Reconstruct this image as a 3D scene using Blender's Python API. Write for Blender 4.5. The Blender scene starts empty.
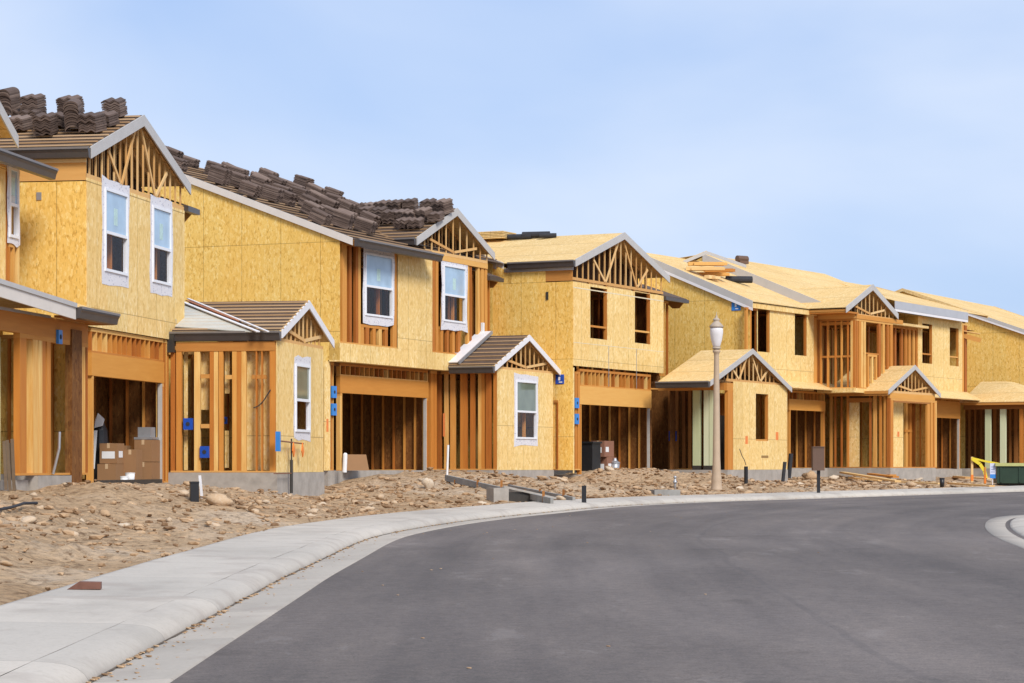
import bpy, math, random
from mathutils import Vector, noise
import numpy as np
random.seed(7)
R = math.radians
FPX = 2400.0; HY = 465.0; EYE = 1.35; SLOPE = 0.0066
sc = bpy.context.scene
COL = sc.collection

# ------------------------------------------------------------------ camera
cd = bpy.data.cameras.new('camera'); cam = bpy.data.objects.new('camera', cd); COL.objects.link(cam)
cam.location = (0, 0, EYE); cam.rotation_euler = (R(90), 0, 0)
cd.sensor_width = 36; cd.lens = FPX/1024*36; cd.shift_y = (HY-341.5)/1024
cd.clip_start = 0.1; cd.clip_end = 6000
sc.camera = cam
sc.view_settings.view_transform = 'Standard'; sc.view_settings.look = 'None'
sc.view_settings.exposure = 0.0; sc.view_settings.gamma = 1

# ------------------------------------------------------------------ materials
def mat(name):
    m = bpy.data.materials.new(name); m.use_nodes = True
    nt = m.node_tree; b = nt.nodes['Principled BSDF']
    return m, nt, b
def nd(nt, t, **kw):
    n = nt.nodes.new(t)
    for k, v in kw.items():
        if k.startswith('i_'): n.inputs[k[2:].replace('_', ' ')].default_value = v
        else: setattr(n, k, v)
    return n
def lk(nt, a, b): nt.links.new(a, b)
def ramp(nt, src, stops, interp='LINEAR'):
    r = nt.nodes.new('ShaderNodeValToRGB'); r.color_ramp.interpolation = interp
    e = r.color_ramp.elements
    while len(e) < len(stops): e.new(0.5)
    for i, (p, c) in enumerate(stops):
        e[i].position = p; e[i].color = (*c, 1) if len(c) == 3 else c
    lk(nt, src, r.inputs[0]); return r
def mapping(nt, src, scale=(1,1,1), rot=(0,0,0), loc=(0,0,0)):
    m = nt.nodes.new('ShaderNodeMapping'); m.inputs['Scale'].default_value = scale
    m.inputs['Rotation'].default_value = rot; m.inputs['Location'].default_value = loc
    lk(nt, src, m.inputs[0]); return m.outputs[0]
def mth(nt, op, a, b=None, c=None):
    m = nt.nodes.new('ShaderNodeMath'); m.operation = op
    for i, v in enumerate((a, b, c)):
        if v is None: continue
        if isinstance(v, (int, float)): m.inputs[i].default_value = v
        else: lk(nt, v, m.inputs[i])
    return m.outputs[0]
def mix(nt, fac, a, b, mode='MIX'):
    m = nt.nodes.new('ShaderNodeMix'); m.data_type = 'RGBA'; m.blend_type = mode
    for i, v in ((0, fac), (6, a), (7, b)):
        if isinstance(v, (int, float)): m.inputs[i].default_value = v
        elif isinstance(v, tuple): m.inputs[i].default_value = (*v, 1)
        else: lk(nt, v, m.inputs[i])
    return m.outputs[2]
def bump(nt, b, h, strength=.3, dist=.02):
    n = nt.nodes.new('ShaderNodeBump'); n.inputs['Strength'].default_value = strength
    n.inputs['Distance'].default_value = dist; lk(nt, h, n.inputs['Height']); lk(nt, n.outputs[0], b.inputs['Normal'])

def osb(name, base, dark, light, seams='wall', grain=(1,1,.42)):
    m, nt, b = mat(name)
    tc = nd(nt, 'ShaderNodeTexCoord'); oi = nd(nt, 'ShaderNodeObjectInfo')
    o = tc.outputs['Object']
    v1 = nd(nt, 'ShaderNodeTexVoronoi', i_Scale=20.0); lk(nt, mapping(nt, o, grain), v1.inputs['Vector'])
    v2 = nd(nt, 'ShaderNodeTexVoronoi', i_Scale=42.0); lk(nt, mapping(nt, o, grain, rot=(.3,.5,.2)), v2.inputs['Vector'])
    c1 = nd(nt, 'ShaderNodeSeparateColor'); lk(nt, v1.outputs['Color'], c1.inputs[0])
    c2 = nd(nt, 'ShaderNodeSeparateColor'); lk(nt, v2.outputs['Color'], c2.inputs[0])
    n3 = nd(nt, 'ShaderNodeTexNoise', i_Scale=.55, i_Detail=4.0); lk(nt, o, n3.inputs['Vector'])
    f = mth(nt, 'ADD', mth(nt, 'MULTIPLY', c1.outputs[0], .6), mth(nt, 'MULTIPLY', c2.outputs[1], .4))
    r = ramp(nt, f, [(0.08, dark), (.4, base), (.62, base), (.97, light)])
    col = mix(nt, mth(nt, 'MULTIPLY', mth(nt, 'SUBTRACT', n3.outputs[0], .35), 1.2), r.outputs[0],
              tuple(x*y for x, y in zip(base, (.90, .80, .62))))
    s = nd(nt, 'ShaderNodeSeparateXYZ'); lk(nt, o, s.inputs[0])
    x, y, z = s.outputs
    h = mth(nt, 'ADD', mth(nt, 'ADD', x, y), .03)
    if seams == 'wall': z2 = mth(nt, 'DIVIDE', mth(nt, 'SUBTRACT', z, mth(nt, 'DIVIDE', oi.outputs['Object Index'], 100.0)), 2.44)
    else: z2 = mth(nt, 'DIVIDE', mth(nt, 'SUBTRACT', z, .13), .45)
    # panel index tint
    pi = mth(nt, 'ADD', mth(nt, 'FLOOR', mth(nt, 'DIVIDE', h, 1.22)), mth(nt, 'MULTIPLY', mth(nt, 'FLOOR', z2), 7.3))
    wn = nd(nt, 'ShaderNodeTexWhiteNoise', noise_dimensions='1D'); lk(nt, pi, wn.inputs['W'])
    tint = ramp(nt, wn.outputs[0], [(0, (.92,.90,.86)), (.5, (1,1,1)), (1, (1.0,.95,.88))])
    col = mix(nt, 1.0, col, tint.outputs[0], 'MULTIPLY')
    g1 = mth(nt, 'LESS_THAN', mth(nt, 'ABSOLUTE', mth(nt, 'SUBTRACT', mth(nt, 'FRACT', mth(nt, 'DIVIDE', h, 1.22)), .5)), .006)
    g2 = mth(nt, 'LESS_THAN', mth(nt, 'ABSOLUTE', mth(nt, 'SUBTRACT', mth(nt, 'FRACT', z2), .003)), .004 if seams == 'wall' else .02)
    g = mth(nt, 'MAXIMUM', g1, g2)
    # nail lines each 0.407 m
    n1 = mth(nt, 'LESS_THAN', mth(nt, 'ABSOLUTE', mth(nt, 'SUBTRACT', mth(nt, 'FRACT', mth(nt, 'DIVIDE', h, .4067)), .5)), .018)
    n2 = mth(nt, 'LESS_THAN', mth(nt, 'FRACT', mth(nt, 'DIVIDE', z, .155)), .4)
    nn = nd(nt, 'ShaderNodeTexNoise', i_Scale=3.0); lk(nt, o, nn.inputs['Vector'])
    nails = mth(nt, 'MULTIPLY', mth(nt, 'MULTIPLY', n1, n2), mth(nt, 'MULTIPLY', nn.outputs[0], .7))
    col = mix(nt, nails, col, (.22,.12,.035))
    col = mix(nt, mth(nt, 'MULTIPLY', g, .55), col, (.20,.11,.03))
    lk(nt, col, b.inputs['Base Color']); b.inputs['Roughness'].default_value = .8
    b.inputs['Specular IOR Level'].default_value = .25
    bump(nt, b, f, .5, .008)
    return m
OSBW = osb('osb_wall', (.83,.545,.145), (.60,.345,.07), (.92,.71,.30))
OSBF = osb('osb_face', (.83,.60,.25), (.64,.41,.13), (.93,.77,.45))
OSBR = osb('osb_roof', (.72,.51,.23), (.60,.40,.15), (.82,.64,.36), seams='roof', grain=(.5,1,1))
OSBB = osb('osb_brown_shade', (.19,.078,.02), (.10,.035,.008), (.30,.14,.04))  # dark copy with interior shade put into its colour; also the brown post

def wood(name, stops, axis='z', rough=.75):
    m, nt, b = mat(name)
    tc = nd(nt, 'ShaderNodeTexCoord'); oi = nd(nt, 'ShaderNodeObjectInfo')
    sc_ = {'z': (14,14,1.2), 'x': (1.2,14,14), 'y': (14,1.2,14)}[axis]
    mp = mapping(nt, tc.outputs['Object'], sc_)
    add = nd(nt, 'ShaderNodeVectorMath', operation='ADD'); lk(nt, mp, add.inputs[0])
    cx = nd(nt, 'ShaderNodeCombineXYZ'); lk(nt, mth(nt, 'MULTIPLY', oi.outputs['Random'], 40), cx.inputs[0]); lk(nt, cx.outputs[0], add.inputs[1])
    n = nd(nt, 'ShaderNodeTexNoise', i_Scale=1.0, i_Detail=5.0, i_Roughness=.6); lk(nt, add.outputs[0], n.inputs['Vector'])
    f = mth(nt, 'ADD', mth(nt, 'MULTIPLY', oi.outputs['Random'], .72), mth(nt, 'MULTIPLY', n.outputs[0], .42))
    r = ramp(nt, f, stops)
    lk(nt, r.outputs[0], b.inputs['Base Color']); b.inputs['Roughness'].default_value = rough
    b.inputs['Specular IOR Level'].default_value = .25
    bump(nt, b, n.outputs[0], .25, .006)
    return m
WSTOPS = [(.12,(.28,.075,.013)), (.35,(.44,.145,.024)), (.6,(.55,.215,.038)), (.82,(.66,.33,.08)), (1,(.80,.54,.20))]
STUD = wood('stud_wood', WSTOPS, 'z')
STUDX = wood('beam_wood', [(.1,(.42,.15,.028)), (.5,(.58,.25,.05)), (1,(.74,.44,.14))], 'x')
GLULAM = wood('header_wood', [(.1,(.50,.20,.035)), (.5,(.62,.28,.055)), (1,(.74,.42,.12))], 'x')
STUDY = wood('side_beam_wood', [(.1,(.40,.15,.03)), (.5,(.54,.25,.06)), (1,(.68,.38,.12))], 'y')
PINE = wood('truss_wood', [(.1,(.52,.26,.08)), (.5,(.66,.38,.14)), (1,(.76,.52,.25))], 'z')
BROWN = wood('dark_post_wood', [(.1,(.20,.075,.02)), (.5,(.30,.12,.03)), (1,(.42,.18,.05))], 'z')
DARKW = wood('painted_gable_shade', [(.1,(.05,.022,.008)), (1,(.10,.045,.015))], 'z')  # near-black tone stands in for the shade behind the gable trusses
PT = wood('treated_post', [(.1,(.42,.46,.25)), (.5,(.55,.58,.36)), (1,(.64,.66,.46))], 'z')
LATH = wood('batten_wood', [(.1,(.30,.17,.08)), (.5,(.48,.31,.17)), (1,(.60,.43,.27))], 'y')
LUMBER = wood('lumber', [(.1,(.62,.34,.12)), (.5,(.72,.47,.20)), (1,(.78,.58,.32))], 'x')

def plain(name, c, rough=.6, var=.15, scale=6.0, metal=0, spec=.4, bmp=0):
    m, nt, b = mat(name)
    tc = nd(nt, 'ShaderNodeTexCoord')
    n = nd(nt, 'ShaderNodeTexNoise', i_Scale=scale, i_Detail=6.0, i_Roughness=.65); lk(nt, tc.outputs['Object'], n.inputs['Vector'])
    r = ramp(nt, n.outputs[0], [(.25, tuple(x*(1-var) for x in c)), (.75, tuple(min(1, x*(1+var)) for x in c))])
    lk(nt, r.outputs[0], b.inputs['Base Color']); b.inputs['Roughness'].default_value = rough
    b.inputs['Metallic'].default_value = metal; b.inputs['Specular IOR Level'].default_value = spec
    if bmp: bump(nt, b, n.outputs[0], bmp, .02)
    return m
FASCIA = plain('primed_fascia', (.47,.45,.43), .5, .07, 3)
FASCIAL = plain('light_fascia', (.66,.60,.54), .6, .06, 3)
WHITEB = plain('white_board', (.75,.73,.74), .5, .05, 3)
GUTTER = plain('brown_gutter', (.065,.055,.052), .35, .15, 4)
GUTTERL = plain('gutter_lip', (.17,.15,.14), .35, .1, 4)
FELT = plain('roof_underlay', (.10,.065,.045), .9, .25, 3)
CONC = plain('foundation_concrete', (.36,.325,.285), .9, .22, 3.5, bmp=.4)
CONCD = plain('old_concrete', (.28,.27,.25), .9, .25, 3, bmp=.4)
VINYL = plain('white_vinyl', (.78,.79,.82), .35, .03, 3)
BLACK = plain('black_plastic', (.018,.018,.02), .4, .2, 8)
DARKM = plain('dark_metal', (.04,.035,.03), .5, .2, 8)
BLUE = plain('blue_plastic', (.015,.075,.42), .4, .1, 8)
BLUEL = plain('light_blue_plastic', (.04,.22,.60), .4, .1, 8)
CARD = plain('cardboard', (.29,.155,.07), .85, .08, 2)
CARDT = plain('cardboard_tape', (.55,.38,.22), .6, .05, 2)
WHITE = plain('white_plastic', (.78,.78,.78), .5, .04, 3)
TAN = plain('lamp_post_paint', (.47,.35,.24), .6, .12, 2.5)
BRONZE = plain('lamp_metal', (.42,.34,.26), .5, .1, 6)
ORANGE = plain('orange_plastic', (.80,.22,.03), .5, .1, 6)
ORPAINT = plain('orange_spray', (.75,.22,.06), .9, .1, 6)
YELLOW = plain('yellow_tape', (.70,.55,.03), .5, .08, 6)
GREEN = plain('dark_green_metal', (.018,.040,.022), .5, .2, 3)
MAILB = plain('brown_box_paint', (.13,.075,.05), .6, .12, 5)
STEELG = plain('galvanised_steel', (.42,.43,.45), .4, .1, 8, metal=.6)
COPPER = plain('rusty_pipe', (.22,.09,.04), .6, .2, 8)
RAIL = plain('jamb_metal', (.45,.42,.38), .5, .1, 4)
BARK = plain('black_rubber', (.03,.03,.035), .8, .2, 6)

def tile_mat():
    m, nt, b = mat('concrete_tile')
    tc = nd(nt, 'ShaderNodeTexCoord'); oi = nd(nt, 'ShaderNodeObjectInfo')
    n = nd(nt, 'ShaderNodeTexNoise', i_Scale=9.0, i_Detail=5.0); lk(nt, tc.outputs['Object'], n.inputs['Vector'])
    f = mth(nt, 'ADD', mth(nt, 'MULTIPLY', oi.outputs['Random'], .6), mth(nt, 'MULTIPLY', n.outputs[0], .4))
    r = ramp(nt, f, [(.1,(.065,.040,.029)), (.5,(.120,.078,.059)), (.9,(.22,.155,.122))])
    lk(nt, r.outputs[0], b.inputs['Base Color']); b.inputs['Roughness'].default_value = .8
    bump(nt, b, n.outputs[0], .3, .01); return m
TILE = tile_mat()

def flash_mat():
    m, nt, b = mat('window_flashing')
    tc = nd(nt, 'ShaderNodeTexCoord')
    br = nd(nt, 'ShaderNodeTexNoise', i_Scale=11.0, i_Detail=3.0); lk(nt, mapping(nt, tc.outputs['Object'], (1,1,1.6)), br.inputs['Vector'])
    r = ramp(nt, br.outputs[0], [(.0,(.70,.69,.72)), (.60,(.72,.71,.74)), (.64,(.33,.34,.44)), (.70,(.42,.42,.50)), (.74,(.74,.73,.75))])
    n = nd(nt, 'ShaderNodeTexNoise', i_Scale=2.5); lk(nt, tc.outputs['Object'], n.inputs['Vector'])
    col = mix(nt, mth(nt, 'MULTIPLY', n.outputs[0], .35), r.outputs[0], (.58,.52,.50))
    lk(nt, col, b.inputs['Base Color']); b.inputs['Roughness'].default_value = .45
    bump(nt, b, n.outputs[0], .5, .03); return m
FLASH = flash_mat()

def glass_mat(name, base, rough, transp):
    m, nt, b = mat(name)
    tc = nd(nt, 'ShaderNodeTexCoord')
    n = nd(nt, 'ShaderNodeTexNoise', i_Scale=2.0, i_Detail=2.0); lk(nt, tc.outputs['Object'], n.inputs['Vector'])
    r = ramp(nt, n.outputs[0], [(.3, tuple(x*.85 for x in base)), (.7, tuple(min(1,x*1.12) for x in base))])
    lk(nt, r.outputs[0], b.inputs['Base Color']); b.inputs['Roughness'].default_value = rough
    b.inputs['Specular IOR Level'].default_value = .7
    if transp:
        b.inputs['Roughness'].default_value = .03
        t = nd(nt, 'ShaderNodeBsdfTransparent'); g = nd(nt, 'ShaderNodeBsdfGlossy', i_Roughness=.03)
        fr = nd(nt, 'ShaderNodeFresnel', i_IOR=1.5)
        ms = nd(nt, 'ShaderNodeMixShader'); lk(nt, mth(nt, 'MULTIPLY', fr.outputs[0], .08), ms.inputs[0])
        lk(nt, t.outputs[0], ms.inputs[1]); lk(nt, g.outputs[0], ms.inputs[2])
        lk(nt, ms.outputs[0], nt.nodes['Material Output'].inputs[0])
    return m
FILM = glass_mat('film_sky_glass', (.36,.50,.64), .12, False)  # blue base colour holds the protective film and the reflected sky
CLEAR = glass_mat('clear_glass', (.8,.8,.8), .03, True)
STICK = plain('pale_green_sticker', (.45,.62,.60), .5, .2, 14)
DARKGL = glass_mat('dark_green_glass', (.16,.19,.14), .05, False)  # opaque dark green-grey colour for panes without film
LGLASS = glass_mat('lamp_glass', (.74,.70,.69), .25, False)

def ground_mat():
    m, nt, b = mat('dirt')
    tc = nd(nt, 'ShaderNodeTexCoord'); o = tc.outputs['Object']
    n1 = nd(nt, 'ShaderNodeTexNoise', i_Scale=.35, i_Detail=8.0, i_Roughness=.65); lk(nt, o, n1.inputs['Vector'])
    n2 = nd(nt, 'ShaderNodeTexNoise', i_Scale=6.0, i_Detail=8.0, i_Roughness=.75); lk(nt, o, n2.inputs['Vector'])
    v = nd(nt, 'ShaderNodeTexVoronoi', i_Scale=9.0); lk(nt, o, v.inputs['Vector'])
    r1 = ramp(nt, n1.outputs[0], [(.3,(.34,.225,.13)), (.5,(.46,.32,.195)), (.7,(.52,.41,.30))])
    r2 = ramp(nt, n2.outputs[0], [(.34,(.42,.36,.31)), (.5,(1,1,1)), (.7,(1.12,1.08,1.03))])
    col = mix(nt, 1, r1.outputs[0], r2.outputs[0], 'MULTIPLY')
    lk(nt, col, b.inputs['Base Color']); b.inputs['Roughness'].default_value = .95
    b.inputs['Specular IOR Level'].default_value = .1
    hgt = mth(nt, 'SUBTRACT', n2.outputs[0], mth(nt, 'MULTIPLY', v.outputs['Distance'], .8))
    bump(nt, b, hgt, .9, .06); return m
DIRT = ground_mat()
def rock_mat():
    m, nt, b = mat('tan_rock')
    tc = nd(nt, 'ShaderNodeTexCoord'); oi = nd(nt, 'ShaderNodeObjectInfo'); o = tc.outputs['Object']
    g = nd(nt, 'ShaderNodeNewGeometry')
    n = nd(nt, 'ShaderNodeTexNoise', i_Scale=5.0, i_Detail=6.0); lk(nt, o, n.inputs['Vector'])
    f = mth(nt, 'ADD', mth(nt, 'MULTIPLY', g.outputs['Random Per Island'], .7), mth(nt, 'MULTIPLY', n.outputs[0], .35))
    f = mth(nt, 'ADD', f, mth(nt, 'MULTIPLY', mth(nt, 'SUBTRACT', oi.outputs['Random'], .5), .4))
    r = ramp(nt, f, [(.1,(.24,.145,.08)), (.4,(.41,.265,.15)), (.75,(.50,.345,.21)), (1,(.60,.50,.38))])
    lk(nt, r.outputs[0], b.inputs['Base Color']); b.inputs['Roughness'].default_value = .9
    b.inputs['Specular IOR Level'].default_value = .2
    bump(nt, b, n.outputs[0], .5, .03); return m
ROCK = rock_mat()
def asphalt_mat():
    m, nt, b = mat('asphalt')
    tc = nd(nt, 'ShaderNodeTexCoord'); o = tc.outputs['Object']
    n1 = nd(nt, 'ShaderNodeTexNoise', i_Scale=.16, i_Detail=5.0, i_Roughness=.55, i_Distortion=.4); lk(nt, mapping(nt, o, (1.0,.45,1), rot=(0,0,.25)), n1.inputs['Vector'])
    n2 = nd(nt, 'ShaderNodeTexNoise', i_Scale=60.0, i_Detail=4.0, i_Roughness=.8); lk(nt, o, n2.inputs['Vector'])
    n3 = nd(nt, 'ShaderNodeTexNoise', i_Scale=1.3, i_Detail=7.0, i_Roughness=.7); lk(nt, mapping(nt, o, (1.0,.3,1), rot=(0,0,.1)), n3.inputs['Vector'])
    r1 = ramp(nt, n1.outputs[0], [(.32,(.098,.082,.073)), (.5,(.132,.110,.098)), (.68,(.178,.150,.135))])
    r2 = ramp(nt, n2.outputs[0], [(.3,(.55,.55,.56)), (.5,(1,1,1)), (.72,(1.5,1.46,1.42))])
    n4 = nd(nt, 'ShaderNodeTexNoise', i_Scale=9.0, i_Detail=6.0, i_Roughness=.8); lk(nt, o, n4.inputs['Vector'])
    r4 = ramp(nt, n4.outputs[0], [(.35,(.78,.78,.78)), (.5,(1,1,1)), (.68,(1.20,1.18,1.15))])
    r3 = ramp(nt, n3.outputs[0], [(.3,(.86,.86,.87)), (.55,(1,1,1)), (.78,(1.25,1.22,1.18))])
    col = mix(nt, 1, r1.outputs[0], r2.outputs[0], 'MULTIPLY'); col = mix(nt, 1, col, r3.outputs[0], 'MULTIPLY'); col = mix(nt, 1, col, r4.outputs[0], 'MULTIPLY')
    bandv = nd(nt, 'ShaderNodeTexNoise', i_Scale=1.0, i_Detail=4.0, i_Roughness=.6)
    lk(nt, mapping(nt, tc.outputs['UV'], (1.1,.05,1)), bandv.inputs['Vector'])
    rb = ramp(nt, bandv.outputs[0], [(.32,(.80,.80,.81)), (.5,(1,1,1)), (.66,(1.14,1.13,1.11))])
    col = mix(nt, 1, col, rb.outputs[0], 'MULTIPLY')
    stn = nd(nt, 'ShaderNodeTexNoise', i_Scale=.8, i_Detail=3.0); lk(nt, mapping(nt, o, (1,1,1), loc=(5,2,0)), stn.inputs['Vector'])
    rs_ = ramp(nt, stn.outputs[0], [(.66,(1,1,1)), (.74,(.78,.77,.76))])
    col = mix(nt, 1, col, rs_.outputs[0], 'MULTIPLY')
    # seam of the paving lanes: thin darker line along the lane (uv.x = distance from edge)
    uv = nd(nt, 'ShaderNodeSeparateXYZ'); lk(nt, tc.outputs['UV'], uv.inputs[0])
    wob = mth(nt, 'ADD', uv.outputs[0], mth(nt, 'MULTIPLY', n1.outputs[0], 1.0))
    sm = mth(nt, 'LESS_THAN', mth(nt, 'ABSOLUTE', mth(nt, 'SUBTRACT', wob, 5.0)), .035)
    col = mix(nt, mth(nt, 'MULTIPLY', sm, .22), col, (.07,.062,.062))
    # pale cement dust dragged near the gutter
    dust = mth(nt, 'MULTIPLY', mth(nt, 'GREATER_THAN', n3.outputs[0], .62), .18)
    col = mix(nt, dust, col, (.24,.22,.21))
    lk(nt, col, b.inputs['Base Color']); b.inputs['Roughness'].default_value = .85
    b.inputs['Specular IOR Level'].default_value = .3
    bump(nt, b, n2.outputs[0], .35, .006); return m
ASPH = asphalt_mat()
def walk_mat(name, joint, base):
    m, nt, b = mat(name)
    tc = nd(nt, 'ShaderNodeTexCoord'); o = tc.outputs['Object']
    n1 = nd(nt, 'ShaderNodeTexNoise', i_Scale=.5, i_Detail=7.0, i_Roughness=.65); lk(nt, mapping(nt, o, (1,.5,1)), n1.inputs['Vector'])
    n2 = nd(nt, 'ShaderNodeTexNoise', i_Scale=25.0, i_Detail=5.0, i_Roughness=.7); lk(nt, o, n2.inputs['Vector'])
    r1 = ramp(nt, n1.outputs[0], [(.3, tuple(x*.80 for x in base)), (.5, base), (.72, tuple(min(1,x*1.10) for x in base))])
    r2 = ramp(nt, n2.outputs[0], [(.28,(.86,.85,.83)), (.5,(1,1,1)), (.8,(1.03,1.02,1.0))])
    col = mix(nt, 1, r1.outputs[0], r2.outputs[0], 'MULTIPLY')
    uv = nd(nt, 'ShaderNodeSeparateXYZ'); lk(nt, tc.outputs['UV'], uv.inputs[0])
    # slab-to-slab tint and joints
    k = mth(nt, 'DIVIDE', uv.outputs[1], joint)
    wn = nd(nt, 'ShaderNodeTexWhiteNoise', noise_dimensions='1D'); lk(nt, mth(nt, 'FLOOR', k), wn.inputs['W'])
    rt = ramp(nt, wn.outputs[0], [(0,(.90,.90,.90)), (1,(1.04,1.03,1.02))])
    col = mix(nt, 1, col, rt.outputs[0], 'MULTIPLY')
    g = mth(nt, 'LESS_THAN', mth(nt, 'FRACT', k), .014/joint)
    col = mix(nt, mth(nt, 'MULTIPLY', g, .55), col, (.16,.14,.12))
    st = nd(nt, 'ShaderNodeTexNoise', i_Scale=1.7, i_Detail=4.0); lk(nt, o, st.inputs['Vector'])
    dirt = ramp(nt, st.outputs[0], [(.52,(0,0,0)), (.66,(1,1,1))])
    sp = nd(nt, 'ShaderNodeTexNoise', i_Scale=9.0, i_Detail=5.0, i_Roughness=.8); lk(nt, o, sp.inputs['Vector'])
    spr = ramp(nt, sp.outputs[0], [(.66,(0,0,0)), (.70,(1,1,1))])
    col = mix(nt, mth(nt, 'MULTIPLY', spr.outputs[0], .35), col, (.22,.17,.12))
    col = mix(nt, mth(nt, 'MULTIPLY', dirt.outputs[0], .45), col, (.32,.27,.23))
    lk(nt, col, b.inputs['Base Color']); b.inputs['Roughness'].default_value = .9
    b.inputs['Specular IOR Level'].default_value = .2
    bump(nt, b, n2.outputs[0], .25, .008); return m
WALK = walk_mat('sidewalk_concrete', 3.0, (.50,.452,.392))
GUTC = walk_mat('gutter_concrete', 3.0, (.44,.392,.335))

# ------------------------------------------------------------------ mesh helpers
def tag(o, label=None, cat=None, group=None, kind=None):
    if label: o['label'] = label
    if cat: o['category'] = cat
    if group: o['group'] = group
    if kind: o['kind'] = kind
    return o
def mesh_obj(name, verts, faces, m, parent=None, smooth=False):
    me = bpy.data.meshes.new(name); me.from_pydata([tuple(v) for v in verts], [], faces)
    me.materials.append(m)
    if smooth: me.polygons.foreach_set('use_smooth', [True]*len(me.polygons))
    me.update()
    o = bpy.data.objects.new(name, me); COL.objects.link(o)
    if parent: o.parent = parent
    return o
def empty(name, loc=(0,0,0), rz=0, **kw):
    o = bpy.data.objects.new(name, None); COL.objects.link(o); o.location = loc; o.rotation_euler = (0,0,rz)
    o.empty_display_size = .2
    return tag(o, **kw)
BF = [(0,3,2,1),(4,5,6,7),(0,1,5,4),(1,2,6,5),(2,3,7,6),(3,0,4,7)]
class MB:
    def __init__(s): s.v = []; s.f = []
    def box(s, x0,x1,y0,y1,z0,z1):
        x0,x1=sorted((x0,x1)); y0,y1=sorted((y0,y1)); z0,z1=sorted((z0,z1))
        n = len(s.v); s.v += [(x0,y0,z0),(x1,y0,z0),(x1,y1,z0),(x0,y1,z0),(x0,y0,z1),(x1,y0,z1),(x1,y1,z1),(x0,y1,z1)]
        s.f += [tuple(i+n for i in f) for f in BF]; return s
    def prism(s, poly, off):          # polygon (3-D points) extruded by off
        n = len(s.v); k = len(poly); off = Vector(off)
        P = [Vector(p) for p in poly]; s.v += [tuple(p) for p in P] + [tuple(p+off) for p in P]
        s.f += [tuple(range(n, n+k))[::-1], tuple(range(n+k, n+2*k))]
        s.f += [(n+i, n+(i+1)%k, n+k+(i+1)%k, n+k+i) for i in range(k)]; return s
    def beam(s, a, b, w, d, up=(0,0,1)):
        a = Vector(a); b = Vector(b); t = (b-a).normalized(); up = Vector(up)
        sd = t.cross(up)
        if sd.length < 1e-3: sd = t.cross(Vector((1,0,0)))
        sd.normalize(); u2 = sd.cross(t).normalized()
        q = [a+sd*w/2*i+u2*d/2*j for i, j in ((-1,-1),(1,-1),(1,1),(-1,1))]
        return s.prism(q, b-a)
    def tube(s, pts, r, n=10, cap=True):
        if not isinstance(r, (list, tuple)): r = [r]*len(pts)
        base = len(s.v); P = [Vector(p) for p in pts]; k = len(P)
        for i, p in enumerate(P):
            t = (P[min(i+1,k-1)]-P[max(i-1,0)]).normalized()
            a = t.cross(Vector((0,0,1)));
            if a.length < 1e-2: a = t.cross(Vector((0,1,0)))
            a.normalize(); b = t.cross(a)
            for j in range(n):
                an = 2*math.pi*j/n; s.v.append(tuple(p+(a*math.cos(an)+b*math.sin(an))*r[i]))
        for i in range(k-1):
            for j in range(n):
                s.f.append((base+i*n+j, base+i*n+(j+1)%n, base+(i+1)*n+(j+1)%n, base+(i+1)*n+j))
        if cap: s.f += [tuple(base+j for j in range(n))[::-1], tuple(base+(k-1)*n+j for j in range(n))]
        return s
    def lathe(s, prof, c=(0,0,0), n=20):
        return s.tube([(c[0],c[1],c[2]+z) for r, z in prof], [max(r,1e-4) for r, z in prof], n)
    def build(s, name, m, parent=None, smooth=False): return mesh_obj(name, s.v, s.f, m, parent, smooth)

# ------------------------------------------------------------------ terrain description
EDGE_PX = [(165,683),(300,595.5),(327,577),(360,559),(389,542),(412,534),(465,524),(518,517),(560,513),(617,507),(676,503.5),(734,501),(800,499.2),(860,497),(923,495),(1024,491.5)]
def gp(px, py, dz=0.0):
    Y = FPX*(EYE-dz)/(py-HY+SLOPE*FPX); return ((px-512)/FPX*Y, Y)
E = [gp(*p) for p in EDGE_PX]
# the near part runs straight to the camera
E = [(E[0][0]-.0, -40.0), (E[0][0], 0.0)] + E
dx, dy = E[-1][0]-E[-3][0], E[-1][1]-E[-3][1]
E += [(E[-1][0]+dx*3, E[-1][1]+dy*3), (E[-1][0]+dx*30, E[-1][1]+dy*30)]
EA = np.array(E)
def smooth_curve(P, it=3):
    P = np.array(P)
    for _ in range(it):
        Q = [P[0]]
        for a, b in zip(P[:-1], P[1:]): Q += [a*.75+b*.25, a*.25+b*.75]
        P = np.array(Q+[P[-1]])
    return P
EC = smooth_curve(EA, 3)
def road_z(Y): return SLOPE*np.minimum(np.maximum(Y, -40), 140)
seg = EC[1:]-EC[:-1]; seglen = np.hypot(seg[:,0], seg[:,1]); cum = np.concatenate([[0], np.cumsum(seglen)])
NRM = np.stack([-seg[:,1], seg[:,0]], 1)/seglen[:,None]        # to the left
def sdist(X, Y):
    """signed distance from the asphalt edge, positive to the left (house side)"""
    X = np.asarray(X, float).ravel(); Y = np.asarray(Y, float).ravel()
    best = np.full(X.shape, 1e9); sg = np.zeros(X.shape)
    for i in range(len(seg)):
        if seglen[i] < 1e-6: continue
        a = EC[i]; px, py = X-a[0], Y-a[1]
        t = np.clip((px*seg[i,0]+py*seg[i,1])/seglen[i]**2, 0, 1)
        qx, qy = px-t*seg[i,0], py-t*seg[i,1]; d = np.hypot(qx, qy)
        side = seg[i,0]*py-seg[i,1]*px
        m = d < best; best[m] = d[m]; sg[m] = np.sign(side[m])
    return best*sg
MOUNDS = []   # (x, y, radius, height) filled once the houses are known
SW = 2.05
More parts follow.
